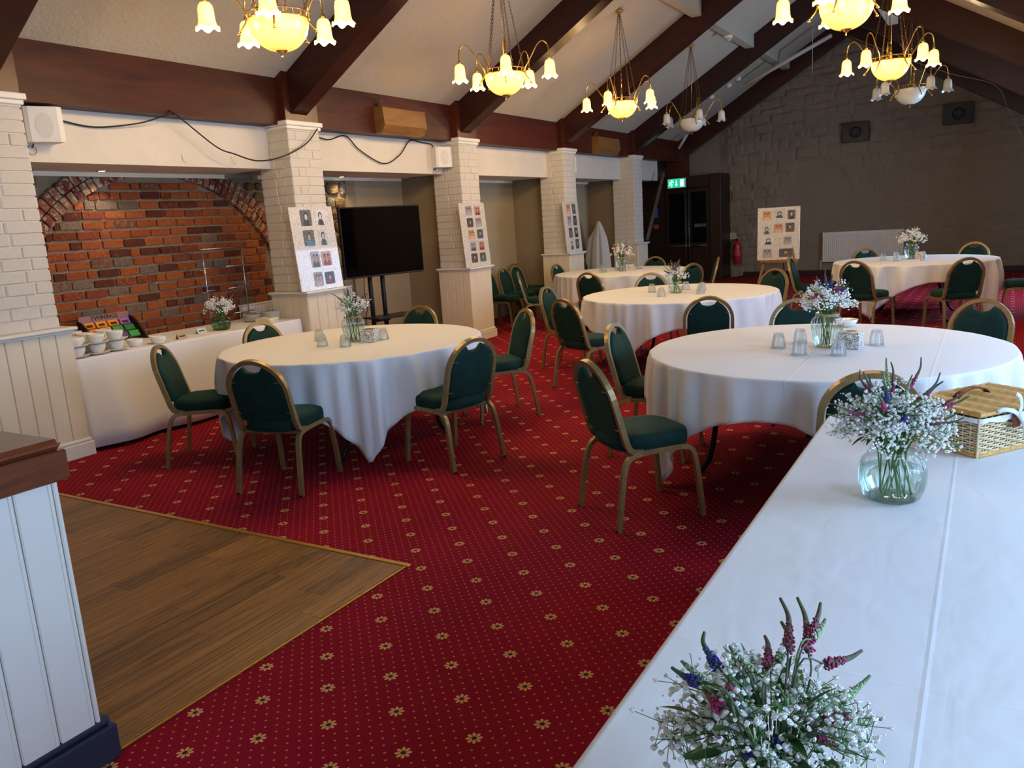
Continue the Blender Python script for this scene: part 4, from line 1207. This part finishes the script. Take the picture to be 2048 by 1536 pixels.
# ------------------------------------------------------------------ loudspeakers, cables on the fascia
def wall_speaker(y, z, label):
    t = thing('wall_speaker', label, 'loudspeaker', (-6.41, y, z), 0, 'white wall loudspeakers')
    mb = MB(); pl = [(0, -.10), (.10, -.13), (.125, -.11), (.20, .07), (.19, .115), (.02, .12)]
    mb.prism(pl, 0, .26).build('cabinet', M_WHITE, t)
    c = Vector((.163, -.02, .13)); d = Vector((.18, -.075, 0)).normalized(); u = Vector((.075, .18, 0)).normalized()
    q = MB()
    n = 24; vs = [Vector((.1625, -.02, .12))+u*.062*math.cos(2*PI*k/n)+Vector((0, 0, .095*math.sin(2*PI*k/n)))+d*.002 for k in range(n)]
    vs2 = [v-d*.01 for v in vs]
    q.add(vs+vs2, [tuple(range(n))]+[(k, (k+1) % n, n+(k+1) % n, n+k) for k in range(n)])
    q.build('grille', simple('grey_grille', (220, 213, 200), .6), t)
    MB().tube([(0, -.05, -.03), (.03, -.05, .0)], .006, 6).tube(arc((.01, -.06, -.05), .035, 0, 2*PI, 16, 'yz'), .0025, 4).build('bracket', M_CHAIN, t)
    return t
wall_speaker(3.74, 2.42, 'white wall loudspeaker near the pillar by the bar')
wall_speaker(9.04, 2.36, 'small white wall loudspeaker beside the brown speaker cabinet')
wall_speaker(12.85, 2.36, 'small white loudspeaker beside the pillar with the third photo board')
M_SPK = mat_wood('teak_veneer', (112, 76, 34), (150, 106, 54), 'y', .9, .45, .1)
def horn(y0, y1, label):
    t = thing('speaker_cabinet', label, 'loudspeaker', (-6.21, (y0+y1)/2, 2.70), 0, 'brown wooden speaker cabinets')
    h = (y1-y0)/2
    pl = [(0, .0), (.09, .0), (.15, .09), (.13, .285), (0, .30)]
    mb = MB(); n = 5
    mb.add([(x, -h, z) for x, z in pl]+[(x, h, z) for x, z in pl], [tuple(range(n)), tuple(range(2*n-1, n-1, -1))]+[(i, n+i, n+(i+1) % n, (i+1) % n) for i in range(n)])
    mb.build('cabinet', M_SPK, t)
    MB().tube([Vector((.06+.035*math.cos(k*.55), -h+.06+.03*math.sin(k*.55)+.012*math.sin(k*.2), .34+.045*math.sin(k*.55+.8))) for k in range(46)], .0045, 5).build('cable_coil', M_CHAIN, t)
    MB().tube([(.05, -h+.02, .30), (.05, -h+.02, .33)], .015, 6).build('plug', M_BLACK, t)
    return t
horn(7.60, 8.42, 'brown wooden speaker cabinet on the eave board above the television')
horn(13.60, 14.55, 'brown wooden speaker cabinet high up towards the exit')
cp = [(-6.385, 3.872, 2.618), (-6.385, 4.219, 2.576), (-6.32, 4.593, 2.625), (-6.197, 4.80, 2.70), (-6.195, 4.86, 2.712), (-6.19, 5.254, 2.453), (-6.17, 5.45, 2.387), (-6.14, 5.664, 2.332), (-6.11, 5.882, 2.350), (-6.088, 6.128, 2.425), (-6.083, 6.344, 2.53), (-6.080, 6.504, 2.672)]
tag(MB().tube(bez(cp, 90), .007, 6).build('speaker_cable', M_BLACK, None, True), 'black cable looping along the white fascia over the brick arch', 'cable')
cp = [(6.60, 2.66), (6.85, 2.634), (7.006, 2.621), (7.278, 2.675), (7.495, 2.529), (7.913, 2.388), (8.242, 2.499), (8.473, 2.68), (8.75, 2.672), (8.93, 2.66), (8.97, 2.615)]
tag(MB().tube(bez([(-6.385, y, z) for y, z in cp], 70), .007, 6).build('speaker_cable', M_BLACK, None, True), 'black cable looping along the fascia above the television', 'cable')
for y in (5.05, 5.62):
    tag(MB().tube(bez([(-6.405, y, 2.39), (-6.395, y, 2.34), (-6.38, y+.02, 2.325), (-6.38, y+.025, 2.35)], 12), .004, 5).build('wall_hook', M_WHITE, None, True), 'white hook on the fascia, %s of the two over the brick arch' % ('first' if y < 5.3 else 'second'), 'hook')
M_DL = mat_emit('downlight_lens', (255, 236, 200), 4)
for y, x, l in ((4.62, -6.99, 'recessed downlight over the brick arch'), (7.88, -7.05, 'recessed downlight over the television alcove')):
    t = thing('downlight', l, 'light', (x, y, 2.285), 0, 'recessed downlights')
    MB().lathe([(.045, -.004), (.045, .0), (.03, .0), (.028, -.004)], 24, capb=False, capt=False).build('ring', M_LBRASS, t)
    MB().lathe([(.029, -.003), (.029, -.001)], 20).build('lens', M_DL, t)
    ld = bpy.data.lights.new('spot_bulb', 'SPOT'); ld.energy = 9; ld.color = (1, .82, .6); ld.spot_size = R_(110); ld.spot_blend = .6; ld.shadow_soft_size = .03
    lo = bpy.data.objects.new('spot_bulb', ld); COL.objects.link(lo); lo.parent = t; lo.location = (0, 0, -.02)

# ------------------------------------------------------------------ side buffet: crockery, tea display, rack
BZ = .7495
def cup_proto():
    t = thing('teacup', 'x', 'cup')
    MB().lathe([(.024, 0), (.027, .004), (.042, .018), (.050, .040), (.053, .062), (.0505, .062), (.047, .040), (.038, .020), (.003, .010)], 28).build('body', M_CHINA, t, True)
    MB().tube(bez([(0, -.050, .052), (0, -.070, .054), (0, -.078, .038), (0, -.066, .022), (0, -.045, .020)], 16), .0042, 6).build('handle', M_CHINA, t, True)
    return t
def saucer_proto():
    t = thing('saucer', 'x', 'saucer')
    MB().lathe([(.035, 0), (.040, .003), (.062, .008), (.077, .016), (.078, .018), (.060, .011), (.030, .006), (.002, .006)], 32).build('body', M_CHINA, t, True)
    MB().lathe([(.028, .006), (.030, .0085), (.026, .0065)], 24, capb=False, capt=False).build('well_ring', M_CHINA, t, True)
    return t
CU, SA = cup_proto(), saucer_proto(); cu1 = sa1 = True
CUPS = 1.25
stacks = [(-6.235, 3.66, 2, 'nearest the pillar in the front row'), (-6.25, 3.845, 2, 'second in the front row'), (-6.275, 4.03, 2, 'third in the front row'),
          (-6.44, 3.68, 2, 'nearest the pillar in the second row'), (-6.45, 3.87, 2, 'middle of the second row'), (-6.48, 4.06, 2, 'end of the second row'), (-6.66, 3.72, 2, 'at the back against the tea display'), (-6.68, 3.92, 2, 'at the back beside the tea display')]
for x, y, n, d in stacks:
    z = BZ
    for k in range(n):
        o = SA if sa1 else copy_tree(SA); sa1 = False
        o.location = (x, y, z); o.scale = (CUPS,)*3; lv = ('lower', 'upper')[k]
        tag(o, 'white %s saucer of the cup stack %s' % (lv, d), 'saucer', 'stacked white saucers')
        o = CU if cu1 else copy_tree(CU); cu1 = False
        o.location = (x, y, z+.0065*CUPS); o.scale = (CUPS,)*3; o.rotation_euler = (0, 0, R_(180+rnd.uniform(-25, 25)+25))
        tag(o, 'white %s teacup of the stack %s' % (lv, d), 'cup', 'stacked white teacups')
        z += .066*CUPS
for x, y, l in ((-6.33, 4.24, 'white sugar bowl beside the stacked cups'), (-6.25, 4.41, 'white bowl at the end of the crockery on the side buffet')):
    t = thing('bowl', l, 'bowl', (x, y, BZ), 0, 'white bowls')
    MB().lathe([(.045, 0), (.050, .004), (.062, .03), (.068, .062), (.065, .062), (.056, .02), (.003, .012)], 30).build('body', M_CHINA, t, True)
    MB().lathe([(.058, .045), (.002, .053)], 24, capt=False).build('sugar', simple('sugar_sachets', (216, 206, 190), .8, 0, .2, 90), t, True)
t = thing('sugar_plate', 'white side plate under the end bowl on the side buffet', 'plate', (-6.25, 4.41, BZ-.0005))
t['label'] = 'white side plate under the end bowl on the side buffet'
MB().lathe([(.05, 0), (.09, .003), (.092, .0045), (.05, .001)], 32).build('body', M_CHINA, t, True)
# tea display
t = thing('tea_display', 'dark curved tea display stand with colourful sachets before the bricks', 'display stand', (-6.86, 4.40, BZ), R_(90))
for s in (-1, 1):
    pts = [(-.13, 0), (.13, 0)]+[(.13-.26*k/10, .22*math.sin(PI/2*k/10)) for k in range(1, 11)]
    mb = MB(); n = len(pts); x = s*.25
    mb.add([(x-.008, y, z) for y, z in pts]+[(x+.008, y, z) for y, z in pts], [tuple(range(n))[::-1], tuple(range(n, 2*n))]+[(i, (i+1) % n, n+(i+1) % n, n+i) for i in range(n)])
    mb.xf(Matrix.Rotation(PI, 4, 'Z') @ Matrix.Identity(4)).build('side_panel', simple('dark_plum', (46, 22, 22), .4), t)
MB().box(-.245, .11, 0, .245, .125, .255).build('back_panel', simple('plum_card', (150, 112, 108), .6), t)
cols_ = [(232, 138, 34), (238, 150, 40), (232, 138, 34), (152, 96, 170), (232, 120, 30), (222, 170, 50), (60, 140, 60), (40, 110, 50), (230, 130, 40), (150, 160, 60), (90, 60, 120), (60, 150, 70)]
for i, c_ in enumerate(cols_):
    u, v = i % 4, i//4
    m = simple('sachet_%d_%d_%d' % c_, c_, .5)
    o = MB().cbox(-.05, -.012, -.03, .05, .012, .03, .003).build('sachet_box', m, t, False, (-.175+u*.117, .085-v*.06, .165-v*.055)); o.rotation_euler = (R_(-32), 0, 0)
    if v == 0:
        MB().cbox(-.03, -.0135, -.02, .03, -.0125, .006, .0003).build('sachet_print', simple('sachet_dark', (60, 30, 20), .5), o)
o = link('brand_lettering', text_mesh('TWININGS', .055, 'brand_lettering'), t, (.0, .108, .228)); o.rotation_euler = (PI/2, 0, 0); o.data.materials.append(M_BLACK)
# tent cards
for x, y, l, rz in ((-6.27, 4.66, 'small brown tent card nearer the cups on the side buffet', .2), (-6.40, 4.98, 'small tent card nearer the green jar on the side buffet', .1)):
    t = thing('tent_card', l, 'card', (x, y, BZ), R_(90)+rz, 'tent cards on the side buffet')
    m = simple('kraft_card', (176, 152, 122), .8) if 'brown' in l else simple('pale_card', (210, 206, 196), .8)
    MB().add([(-.055, -.02, 0), (.055, -.02, 0), (.055, 0, .05), (-.055, 0, .05), (-.055, .02, 0), (.055, .02, 0)], [(0, 1, 2, 3), (3, 2, 5, 4)]).build('card', m, t)
    o = MB().box(-.035, -.013, .018, .035, -.0115, .028).build('print', M_BLACK, t)
# steel menu rack
t = thing('wire_rack', 'slim polished steel frame rack standing on the side buffet', 'rack', (0, 0, 0))
X = -6.88
mb = MB()
for y in (5.50, 6.0): MB().tube([(X, y, BZ+.06), (X, y, 1.52)], .007, 6).build('upright', M_STEEL, t, True)
MB().tube([(X, 5.48, 1.52), (X, 6.02, 1.52)], .007, 6).build('top_bar', M_STEEL, t, True)
for z in (1.33, 1.10):
    for y, a, b in ((5.50, -.02, .10), (6.0, -.24, .03)):
        MB().tube([(X+.01, y+a, z), (X+.01, y+b, z)], .006, 6).build('rung', M_STEEL, t, True)
    MB().tube([(X-.06, 5.49, z-.02), (X-.06, 5.58, z-.02)], .004, 6).build('rung', M_STEEL, t, True)
MB().tube([(X+.06, 5.75, BZ+.09), (X+.06, 6.03, BZ+.09)], .006, 6).tube([(X-.12, 6.0, BZ+.06), (X+.1, 6.0, BZ+.06)], .006, 6).tube([(X-.12, 5.5, BZ+.06), (X+.1, 5.5, BZ+.06)], .006, 6).build('foot_frame', M_STEEL, t, True)
for y in (5.5, 6.0):
    for q in (-.12, .1): MB().tube([(X+q, y, BZ+.06), (X+q, y, BZ)], .006, 6).build('foot', M_BLACKM, t, True)
# plate stacks, napkins
for (x, y, n, l) in ((-6.60, 5.80, 7, 'stack of white plates behind the folded napkins'), (-6.46, 5.91, 9, 'taller stack of white plates at the end of the side buffet')):
    for k in range(n):
        o = MB().lathe([(.05, 0), (.085, .008), (.098, .012), (.098, .0145), (.05, .004)], 30).build('plate', M_CHINA, None, True, (x+rnd.uniform(-.002, .002), y+rnd.uniform(-.002, .002), BZ+k*.0095))
        tag(o, 'white plate, number %d from the bottom in the %s' % (k+1, l[9:] if l.startswith('stack of') else l), 'plate', l)
        o['label'] = ('bottom' if k == 0 else 'top' if k == n-1 else 'inner')+' plate in the '+l
t = thing('napkin_pile', 'pile of folded cream napkins in front of the plates', 'napkins', (-6.33, 5.74, BZ), R_(15))
for k in range(6):
    o = MB().cbox(-.085, -.085, k*.0075, .085, .085, k*.0075+.007, .003).build('napkin', simple('cream_napkin', (232, 220, 196), .9), t)
    o.rotation_euler = (0, 0, rnd.uniform(-.1, .1)); 
o = MB().add([(-.06, -.085, .046), (.05, -.085, .046), (.085, .03, .075), (.02, .085, .046), (-.085, .05, .05)], [(0, 1, 2, 3, 4)]).build('top_napkin', simple('cream_napkin', (232, 220, 196), .9), t)
# ------------------------------------------------------------------ radiators
def radiator(loc, rz, W, H, label, ribs, dark=False):
    t = thing('radiator', label, 'radiator', loc, rz, 'white panel radiators')
    m = M_WHITE
    MB().cbox(-W/2, .02, 0, W/2, .09, H, .008).build('panel', m, t)
    mb = MB(); w = W/ribs
    for i in range(ribs): mb.cbox(-W/2+w*i+w*.18, .005, .03, -W/2+w*i+w*.82, .022, H-.03, .004)
    mb.build('ribs', m, t)
    MB().cbox(-W/2-.004, .01, H-.012, W/2+.004, .1, H+.004, .003).build('top_grille', m, t)
    for s in (-1, 1): MB().tube([(s*(W/2+.03), .05, -.16), (s*(W/2+.03), .05, .03), (s*W/2, .05, .04)], .012, 8).build('pipe', M_WHITE, t, True)
    return t
radiator((-2.36, 18.86, .29), 0, 1.62, .64, 'long white radiator on the dark stone wall', 40)
radiator((-7.05, 6.42, .30), R_(90), .66, .58, 'white radiator in the corner behind the plates', 16)
radiator((-7.04, 7.62, .30), R_(90), .5, .62, 'white radiator below the rough stone by the television stand', 12)
radiator((-7.09, 10.9, .18), R_(90), .9, .70, 'white radiator behind the spare chairs', 22)

# ------------------------------------------------------------------ exit lobby, signs, fire extinguisher
LY = 18.2
lob = sroot('wall_lobby', 'dark brown timber exit lobby')
MB().box(-7.2, LY+.03, 2.10, -5.25, Y1, 2.36).build('header', M_DARKWOOD, lob)
MB().cbox(-5.48, LY, 0, -5.22, Y1, 2.37, .01).build('end_panel', M_DARKWOOD, lob)
MB().box(-7.2, LY, 0, -6.53, LY+.06, 2.36).build('side_panel', M_DARKWOOD, lob)
MB().box(-7.2, LY+.5, 0, -5.4, LY+.55, 2.2).build('backing', M_DARKWOOD, lob)
M_DOORGL = simple('dark_door_glass', (10, 9, 10), .12)
for k, (a, b) in enumerate(((-6.52, -6.0), (-5.985, -5.49))):
    d = sroot('door_%d' % (k+1), 'dark glazed fire exit door')
    for q in (a, b-.07): MB().box(q, LY+.02, 0, q+.07, LY+.06, 2.08).build('stile', M_DARKWOOD, d)
    for z0, z1 in ((0, .2), (.72, .86), (2.0, 2.08)): MB().box(a+.07, LY+.022, z0, b-.07, LY+.058, z1).build('rail', M_DARKWOOD, d)
    MB().box(a+.07, LY+.035, .86, b-.07, LY+.045, 2.0).build('pane', M_DOORGL, d)
    MB().box(a+.07, LY+.035, .2, b-.07, LY+.045, .72).build('lower_panel', M_DARKWOOD, d)
    MB().tube([(a+.04, LY-.03, .80), (b-.04, LY-.03, .80)], .016, 8).build('push_bar', simple('grey_metal', (92, 92, 96), .35, .7), d, True)
    xb = b-.03 if k == 0 else a+.03
    MB().tube([(xb, LY-.02, .1), (xb, LY-.02, 2.04)], .012, 8).box(xb-.025, LY-.045, .72, xb+.025, LY+.0, .88).build('bolt_rod', simple('grey_metal', (92, 92, 96), .35, .7), d, True)
t = thing('door_notice', 'black push bar notice on the window-side exit door', 'sign', (-5.70, LY+.02, 1.25))
MB().box(-.15, 0, -.045, .15, .006, .045).build('plate', simple('sign_charcoal', (44, 44, 46), .5), t)
o = link('lettering', text_mesh('Push bar to open', .036, 'lettering'), t, (0, -.002, 0)); o.rotation_euler = (PI/2, 0, 0); o.data.materials.append(simple('sign_white', (190, 190, 188), .5))
# emergency exit light box
M_GREEN = mat_emit('exit_green', (30, 176, 130), 1.0, .4)
M_XWHITE = mat_emit('exit_white', (214, 255, 240), 1.1, .4)
t = thing('exit_sign', 'illuminated green running man exit sign above the doors', 'exit sign', (-6.17, LY-.20, 2.215), R_(-4))
MB().cbox(-.215, .0, -.105, .215, .05, .105, .004).build('housing', M_WHITE, t)
MB().box(-.205, -.003, -.095, .205, .001, .095).build('panel', M_GREEN, t)
MB().box(.095, -.006, -.075, .175, -.002, .075).build('door_symbol', M_XWHITE, t)
MB().add([(-.009, -.005, .065), (.009, -.005, .065), (.009, -.005, -.02), (.032, -.005, -.02), (0, -.005, -.07), (-.032, -.005, -.02), (-.009, -.005, -.02)], [tuple(range(7))]).build('arrow', M_XWHITE, t)
mb = MB(); mb.ball((-.105, -.005, .062), .014, 8, 5)
for pth in ([(-.11, 0, .045), (-.125, 0, 0)], [(-.125, 0, 0), (-.10, 0, -.03), (-.115, 0, -.075)], [(-.125, 0, 0), (-.15, 0, -.03), (-.185, 0, -.035)], [(-.11, 0, .042), (-.075, 0, .02), (-.06, 0, .03)], [(-.112, 0, .042), (-.15, 0, .035), (-.16, 0, .0)]):
    mb.tube([(x, -.004, z) for x, _, z in pth], .009, 6)
mb.build('running_figure', M_XWHITE, t, True)
MB().box(-.03, .02, .105, .03, .03, .13).box(-.03, .02, .10, .03, .26, .112).build('bracket', M_BLACKM, t)
for z, w, h, c, l in ((1.58, .11, .22, (70, 96, 150), 'blue and white notice on the dark panel beside the exit'), (1.27, .12, .10, (170, 70, 44), 'small orange notice on the dark panel beside the exit')):
    o = MB().box(-.0-w/2, 0, -h/2, w/2, .004, h/2).build('notice', simple('notice_%d' % c[0], c, .5), None, False, (-6.75, LY-.005, z)); tag(o, l, 'notice')
t = thing('fire_extinguisher', 'red fire extinguisher on the wall beside the exit', 'fire extinguisher', (-5.02, 18.80, .34))
MB().lathe([(.02, -.03), (.075, -.02), (.082, .0), (.082, .40), (.07, .45), (.04, .475), (.022, .485), (.022, .51)], 24).build('cylinder', simple('extinguisher_red', (176, 26, 32), .3), t, True)
MB().lathe([(.0835, .16), (.0835, .30)], 24, capb=False, capt=False).build('label', simple('extinguisher_label', (196, 60, 60), .5), t, True)
MB().cbox(-.015, -.09, .51, .015, .03, .545, .004).tube(bez([(0, -.03, .52), (-.1, -.04, .5), (-.12, -.05, .3), (-.11, -.06, .08)], 20), .012, 8).build('valve_and_hose', M_BLACK, t, True)
MB().box(-.05, .06, .25, .05, .19, .30).build('wall_bracket', M_BLACKM, t)
t = tag(MB().cbox(-.09, 0, -.075, .09, .006, .075, .002).build('extinguisher_sign', simple('sign_pale', (176, 166, 150), .6), None, False, (-5.16, 18.93, .95)), 'pale instruction sign above the fire extinguisher', 'sign')
for (x, z, w, l) in ((-2.54, 2.99, .54, 'black speaker grille on the stone wall, nearer the ridge line'), (-.65, 3.14, .52, 'black speaker grille high on the stone wall on the window side')):
    t = thing('grille_speaker', l, 'loudspeaker', (x, 18.86, z), 0, 'black wall grilles')
    MB().cbox(-w/2, 0, -.20, w/2, .08, .20, .006).build('housing', M_BLACK, t)
    MB().lathe([(.10, 0), (.115, .006), (.09, .012), (.03, .002)], 24, capb=False, capt=False).xf(Matrix.Rotation(PI/2, 4, 'X')).build('cone', simple('cone_grey', (28, 28, 30), .6), t, True)
# leaning pole, dust sheet, ceiling odds and ends
tag(MB().tube([(-6.06, 15.80, 1.06), (-6.16, 17.15, 2.42)], .035, 4).build('timber_prop', simple('grey_timber', (96, 88, 76), .7, 0, .2, 8), None), 'grey timber prop leaning from the last pillar up to the fascia', 'pole')
def sheet():
    mb = MB(); n = 60; vs = []
    prof = [(.03, 1.50), (.06, 1.46), (.11, 1.36), (.19, 1.15), (.23, .9), (.26, .6), (.28, .3), (.30, .02)]
    r = random.Random(4)
    for i, (q, z) in enumerate(prof):
        for k in range(n):
            a = 2*PI*k/n; f = 1+.10*math.sin(7*a+.5*i*.3)*min(1, i/3)+.05*math.sin(13*a+1)
            sx = 1.25 if math.cos(a) < 0 else .8
            zz = z-(.10*max(0, -math.cos(a)) if 0 < i < 3 else 0)
            vs.append((q*f*math.cos(a)*sx, q*f*math.sin(a)*.8, zz))
    fs = [(i*n+k, (i+1)*n+k, (i+1)*n+(k+1) % n, i*n+(k+1) % n) for i in range(len(prof)-1) for k in range(n)]+[tuple(range(n))]
    return MB().add(vs, fs).build('dust_sheet', simple('grey_white_sheet', (204, 198, 186), .9), None, True, (-6.80, 15.06, 0))
tag(sheet(), 'white dust sheet draped over a tall object in the alcove', 'sheet')
M_TUBE = simple('grey_white_tube', (196, 190, 178), .5)
tag(MB().tube([(-4.42, 17.25, 4.02), (-2.78, 17.25, 4.70)], .04, 8).build('tie_tube', M_TUBE, None, True), 'long pale tube slung under the ceiling before the gable', 'tube')
tag(MB().tube([(-6.00, 17.7, 2.94), (-5.80, 17.7, 3.22)], .03, 8).build('short_tube', M_TUBE, None, True), 'short pale tube beside the unlit pillar-side chandelier', 'tube')
t = thing('emergency_light', 'small round emergency light fixed to the white purlin', 'light', (-3.865, 14.0, 4.375))
MB().lathe([(.075, 0), (.075, -.03), (.06, -.05)], 24).build('base', M_WHITE, t, True)
MB().lathe([(.058, -.05), (.05, -.085), (.02, -.10)], 20).build('lens', simple('green_lens', (150, 200, 176), .2), t, True)
for x, y, l in ((-5.05, 17.0, 'white ceiling detector nearest the eave before the gable'), (-4.72, 17.1, 'middle one of three white ceiling detectors before the gable'), (-4.54, 17.15, 'white ceiling detector nearest the ridge before the gable')):
    t = thing('smoke_detector', l, 'detector', (x, y, zc(x)), 0, 'ceiling detectors'); t.rotation_euler = (0, -math.atan(.6), 0)
    MB().lathe([(.06, .01), (.06, -.02), (.045, -.05)], 20).build('body', M_WHITE, t, True)
    MB().lathe([(.02, -.05), (.015, -.062)], 12).build('sensor', M_TUBE, t, True)
tag(MB().tube([(-2.90, 16.0, zc(-2.9)), (-2.90, 16.0, 3.88)], .005, 5).build('pull_cord', M_TUBE, None, True), 'thin white pull cord hanging from the ridge', 'cord')
tag(MB().tube(bez([(-2.42, 17.0, 4.58), (-1.56, 17.0, 4.10), (-.75, 17.0, 3.69), (-.05, 17.0, 3.40), (.18, 17.0, 2.95), (.43, 17.0, 2.43), (.55, 17.0, 2.2)], 40), .006, 5).build('string_cable', simple('pale_cable', (150, 140, 126), .6), None, True), 'pale cable sagging across the gable on the window side', 'cable')

# ------------------------------------------------------------------ wicker hamper
def hamper():
    t = thing('wicker_hamper', 'wicker picnic hamper with a leather handle and ribbon bow', 'hamper', (.012, 3.09, .7605), math.atan2(.79, .61))
    M_WK = simple('pale_willow', (226, 200, 158), .6, 0, .15, 60); M_WL = simple('golden_willow', (206, 158, 84), .55, 0, .15, 60)
    M_LEATHER = simple('brown_leather', (96, 44, 26), .45); M_LIN = simple('white_liner', (226, 224, 222), .9); M_RIB = simple('white_ribbon', (228, 230, 236), .6)
    L, W, H = .19, .13, .135
    flare = .012
    def rim(s, z):         # perimeter point, s in metres
        k = flare*(z/H); a, b = L-.008+k, W-.008+k; per = 4*(a+b); s = s % 1.0*per
        if s < 2*a: return Vector((-a+s, -b, z)), Vector((0, -1, 0))
        s -= 2*a
        if s < 2*b: return Vector((a, -b+s, z)), Vector((1, 0, 0))
        s -= 2*b
        if s < 2*a: return Vector((a-s, b, z)), Vector((0, 1, 0))
        return Vector((-a, b-(s-2*a), z)), Vector((-1, 0, 0))
    MB().box(-L+.012, -W+.012, .002, L-.012, W-.012, H-.004).build('inner_shell', simple('willow_shadow', (120, 92, 58), .9), t)
    st = MB(); NS = 46
    for i in range(NS):
        st.tube([rim(i/NS, .0)[0], rim(i/NS, H)[0]], .0026, 5)
    st.build('stakes', M_WK, t)
    mb = MB(); rows = 15
    for j in range(rows):
        z = .008+j*(H-.016)/(rows-1); P = []
        for i in range(NS*2):
            p, nrm = rim(i/(NS*2), z); P.append(p+nrm*(.0055*(math.cos(PI*i/1+PI*j) if False else math.cos(PI*(i/2+j)))))
        mb.tube(P, .0036, 5, closed=True)
    o = mb.build('weave', M_WK, t, True); o['kind'] = 'stuff'
    for s in (-1, 1):
        for u in (-1, 1): MB().tube([(s*(L-.004), u*(W-.004), 0), (s*(L+.008), u*(W+.008), H)], .0042, 6).build('corner_post', M_WK, t)
    mb = MB()
    for q in range(3): mb.tube([rim(i/60, .004+.004*q)[0]+rim(i/60, 0)[1]*(.006-.002*q) for i in range(60)], .0042, 5, closed=True)
    mb.build('foot_border', M_WL, t, True)
    mb = MB()
    P = [rim(i/80, H)[0]+rim(i/80, H)[1]*.012 for i in range(80)]; Q = [p+Vector((0, 0, -.018+.004*math.sin(i*.9))) for i, p in enumerate(P)]
    n = 80; mb.add(P+Q, [(i, (i+1) % n, n+(i+1) % n, n+i) for i in range(n)]); mb.build('liner', M_LIN, t, True)
    lid = MB().box(-L-.012, -W-.012, H+.006, L+.012, W+.012, H+.014).build('lid', M_WL, t)
    bands = 5; bw_ = (2*L+.02)/bands; mb = MB()
    nr = 46
    for j in range(nr):
        y = -W-.010+(2*W+.02)*j/(nr-1); P = []
        for i in range(41):
            x = -L-.012+(2*L+.024)*i/40; ph = (x+L)/bw_
            P.append((x, y, H+.0145+.0042*math.cos(2*PI*ph+PI*(j % 2)*.0+ .25*math.sin(j))))
        mb.tube(P, .0034, 4)
    o = mb.build('lid_weave', M_WL, lid, True); o['kind'] = 'stuff'
    mb = MB()
    a, b = L+.014, W+.014
    mb.tube([(-a, -b, H+.012), (a, -b, H+.012), (a, b, H+.012), (-a, b, H+.012)], .0065, 6, closed=True).build('lid_border', M_WL, lid)
    hd = bez([(-.075, .05, H+.02), (-.05, .05, H+.036), (0, .05, H+.046), (.05, .05, H+.036), (.075, .05, H+.02)], 16); mb = MB()
    n = len(hd); mb.add([(p.x, p.y-.013, p.z) for p in hd]+[(p.x, p.y+.013, p.z) for p in hd]+[(p.x, p.y-.013, p.z-.004) for p in hd]+[(p.x, p.y+.013, p.z-.004) for p in hd],
        [(i, i+1, n+i+1, n+i) for i in range(n-1)]+[(2*n+i, 3*n+i, 3*n+i+1, 2*n+i+1) for i in range(n-1)]+[(i, 2*n+i, 2*n+i+1, i+1) for i in range(n-1)]+[(n+i, n+i+1, 3*n+i+1, 3*n+i) for i in range(n-1)])
    h = mb.build('handle', M_LEATHER, t, label='brown leather carrying handle')
    mb = MB()
    for s in (-1, 1):
        for dx in (.0, .016): mb.ball((s*(.068-dx), .05, H+.026+(.004 if dx else 0)), .0032, 6, 4)
    mb.build('rivet', M_STEEL, h, True)
    # strap and bow on the front long side
    MB().cbox(-.068, -W-.026, H-.045, -.032, -W-.020, H+.006, .003).build('strap', M_LEATHER, t)
    for pts in ([(0, 0, 0), (-.04, -.01, .02), (-.07, .0, .028), (-.085, .01, .02)], [(0, 0, 0), (.01, .0, .03), (.0, .0, .06), (-.012, .005, .07)], [(0, 0, 0), (.03, -.012, -.02), (.05, -.012, -.06)], [(0, 0, 0), (.012, -.012, -.03), (.02, -.012, -.075)]):
        P = bez([Vector(p)+Vector((-.05, -W-.03, H-.004)) for p in pts], 10)
        MB().tube(P, .008, 6, sq=(1, .28)).build('ribbon', M_RIB, t, True)
    MB().ball((-.05, -W-.034, H-.004), .011, 8, 6).build('ribbon_knot', M_RIB, t, True)
hamper()
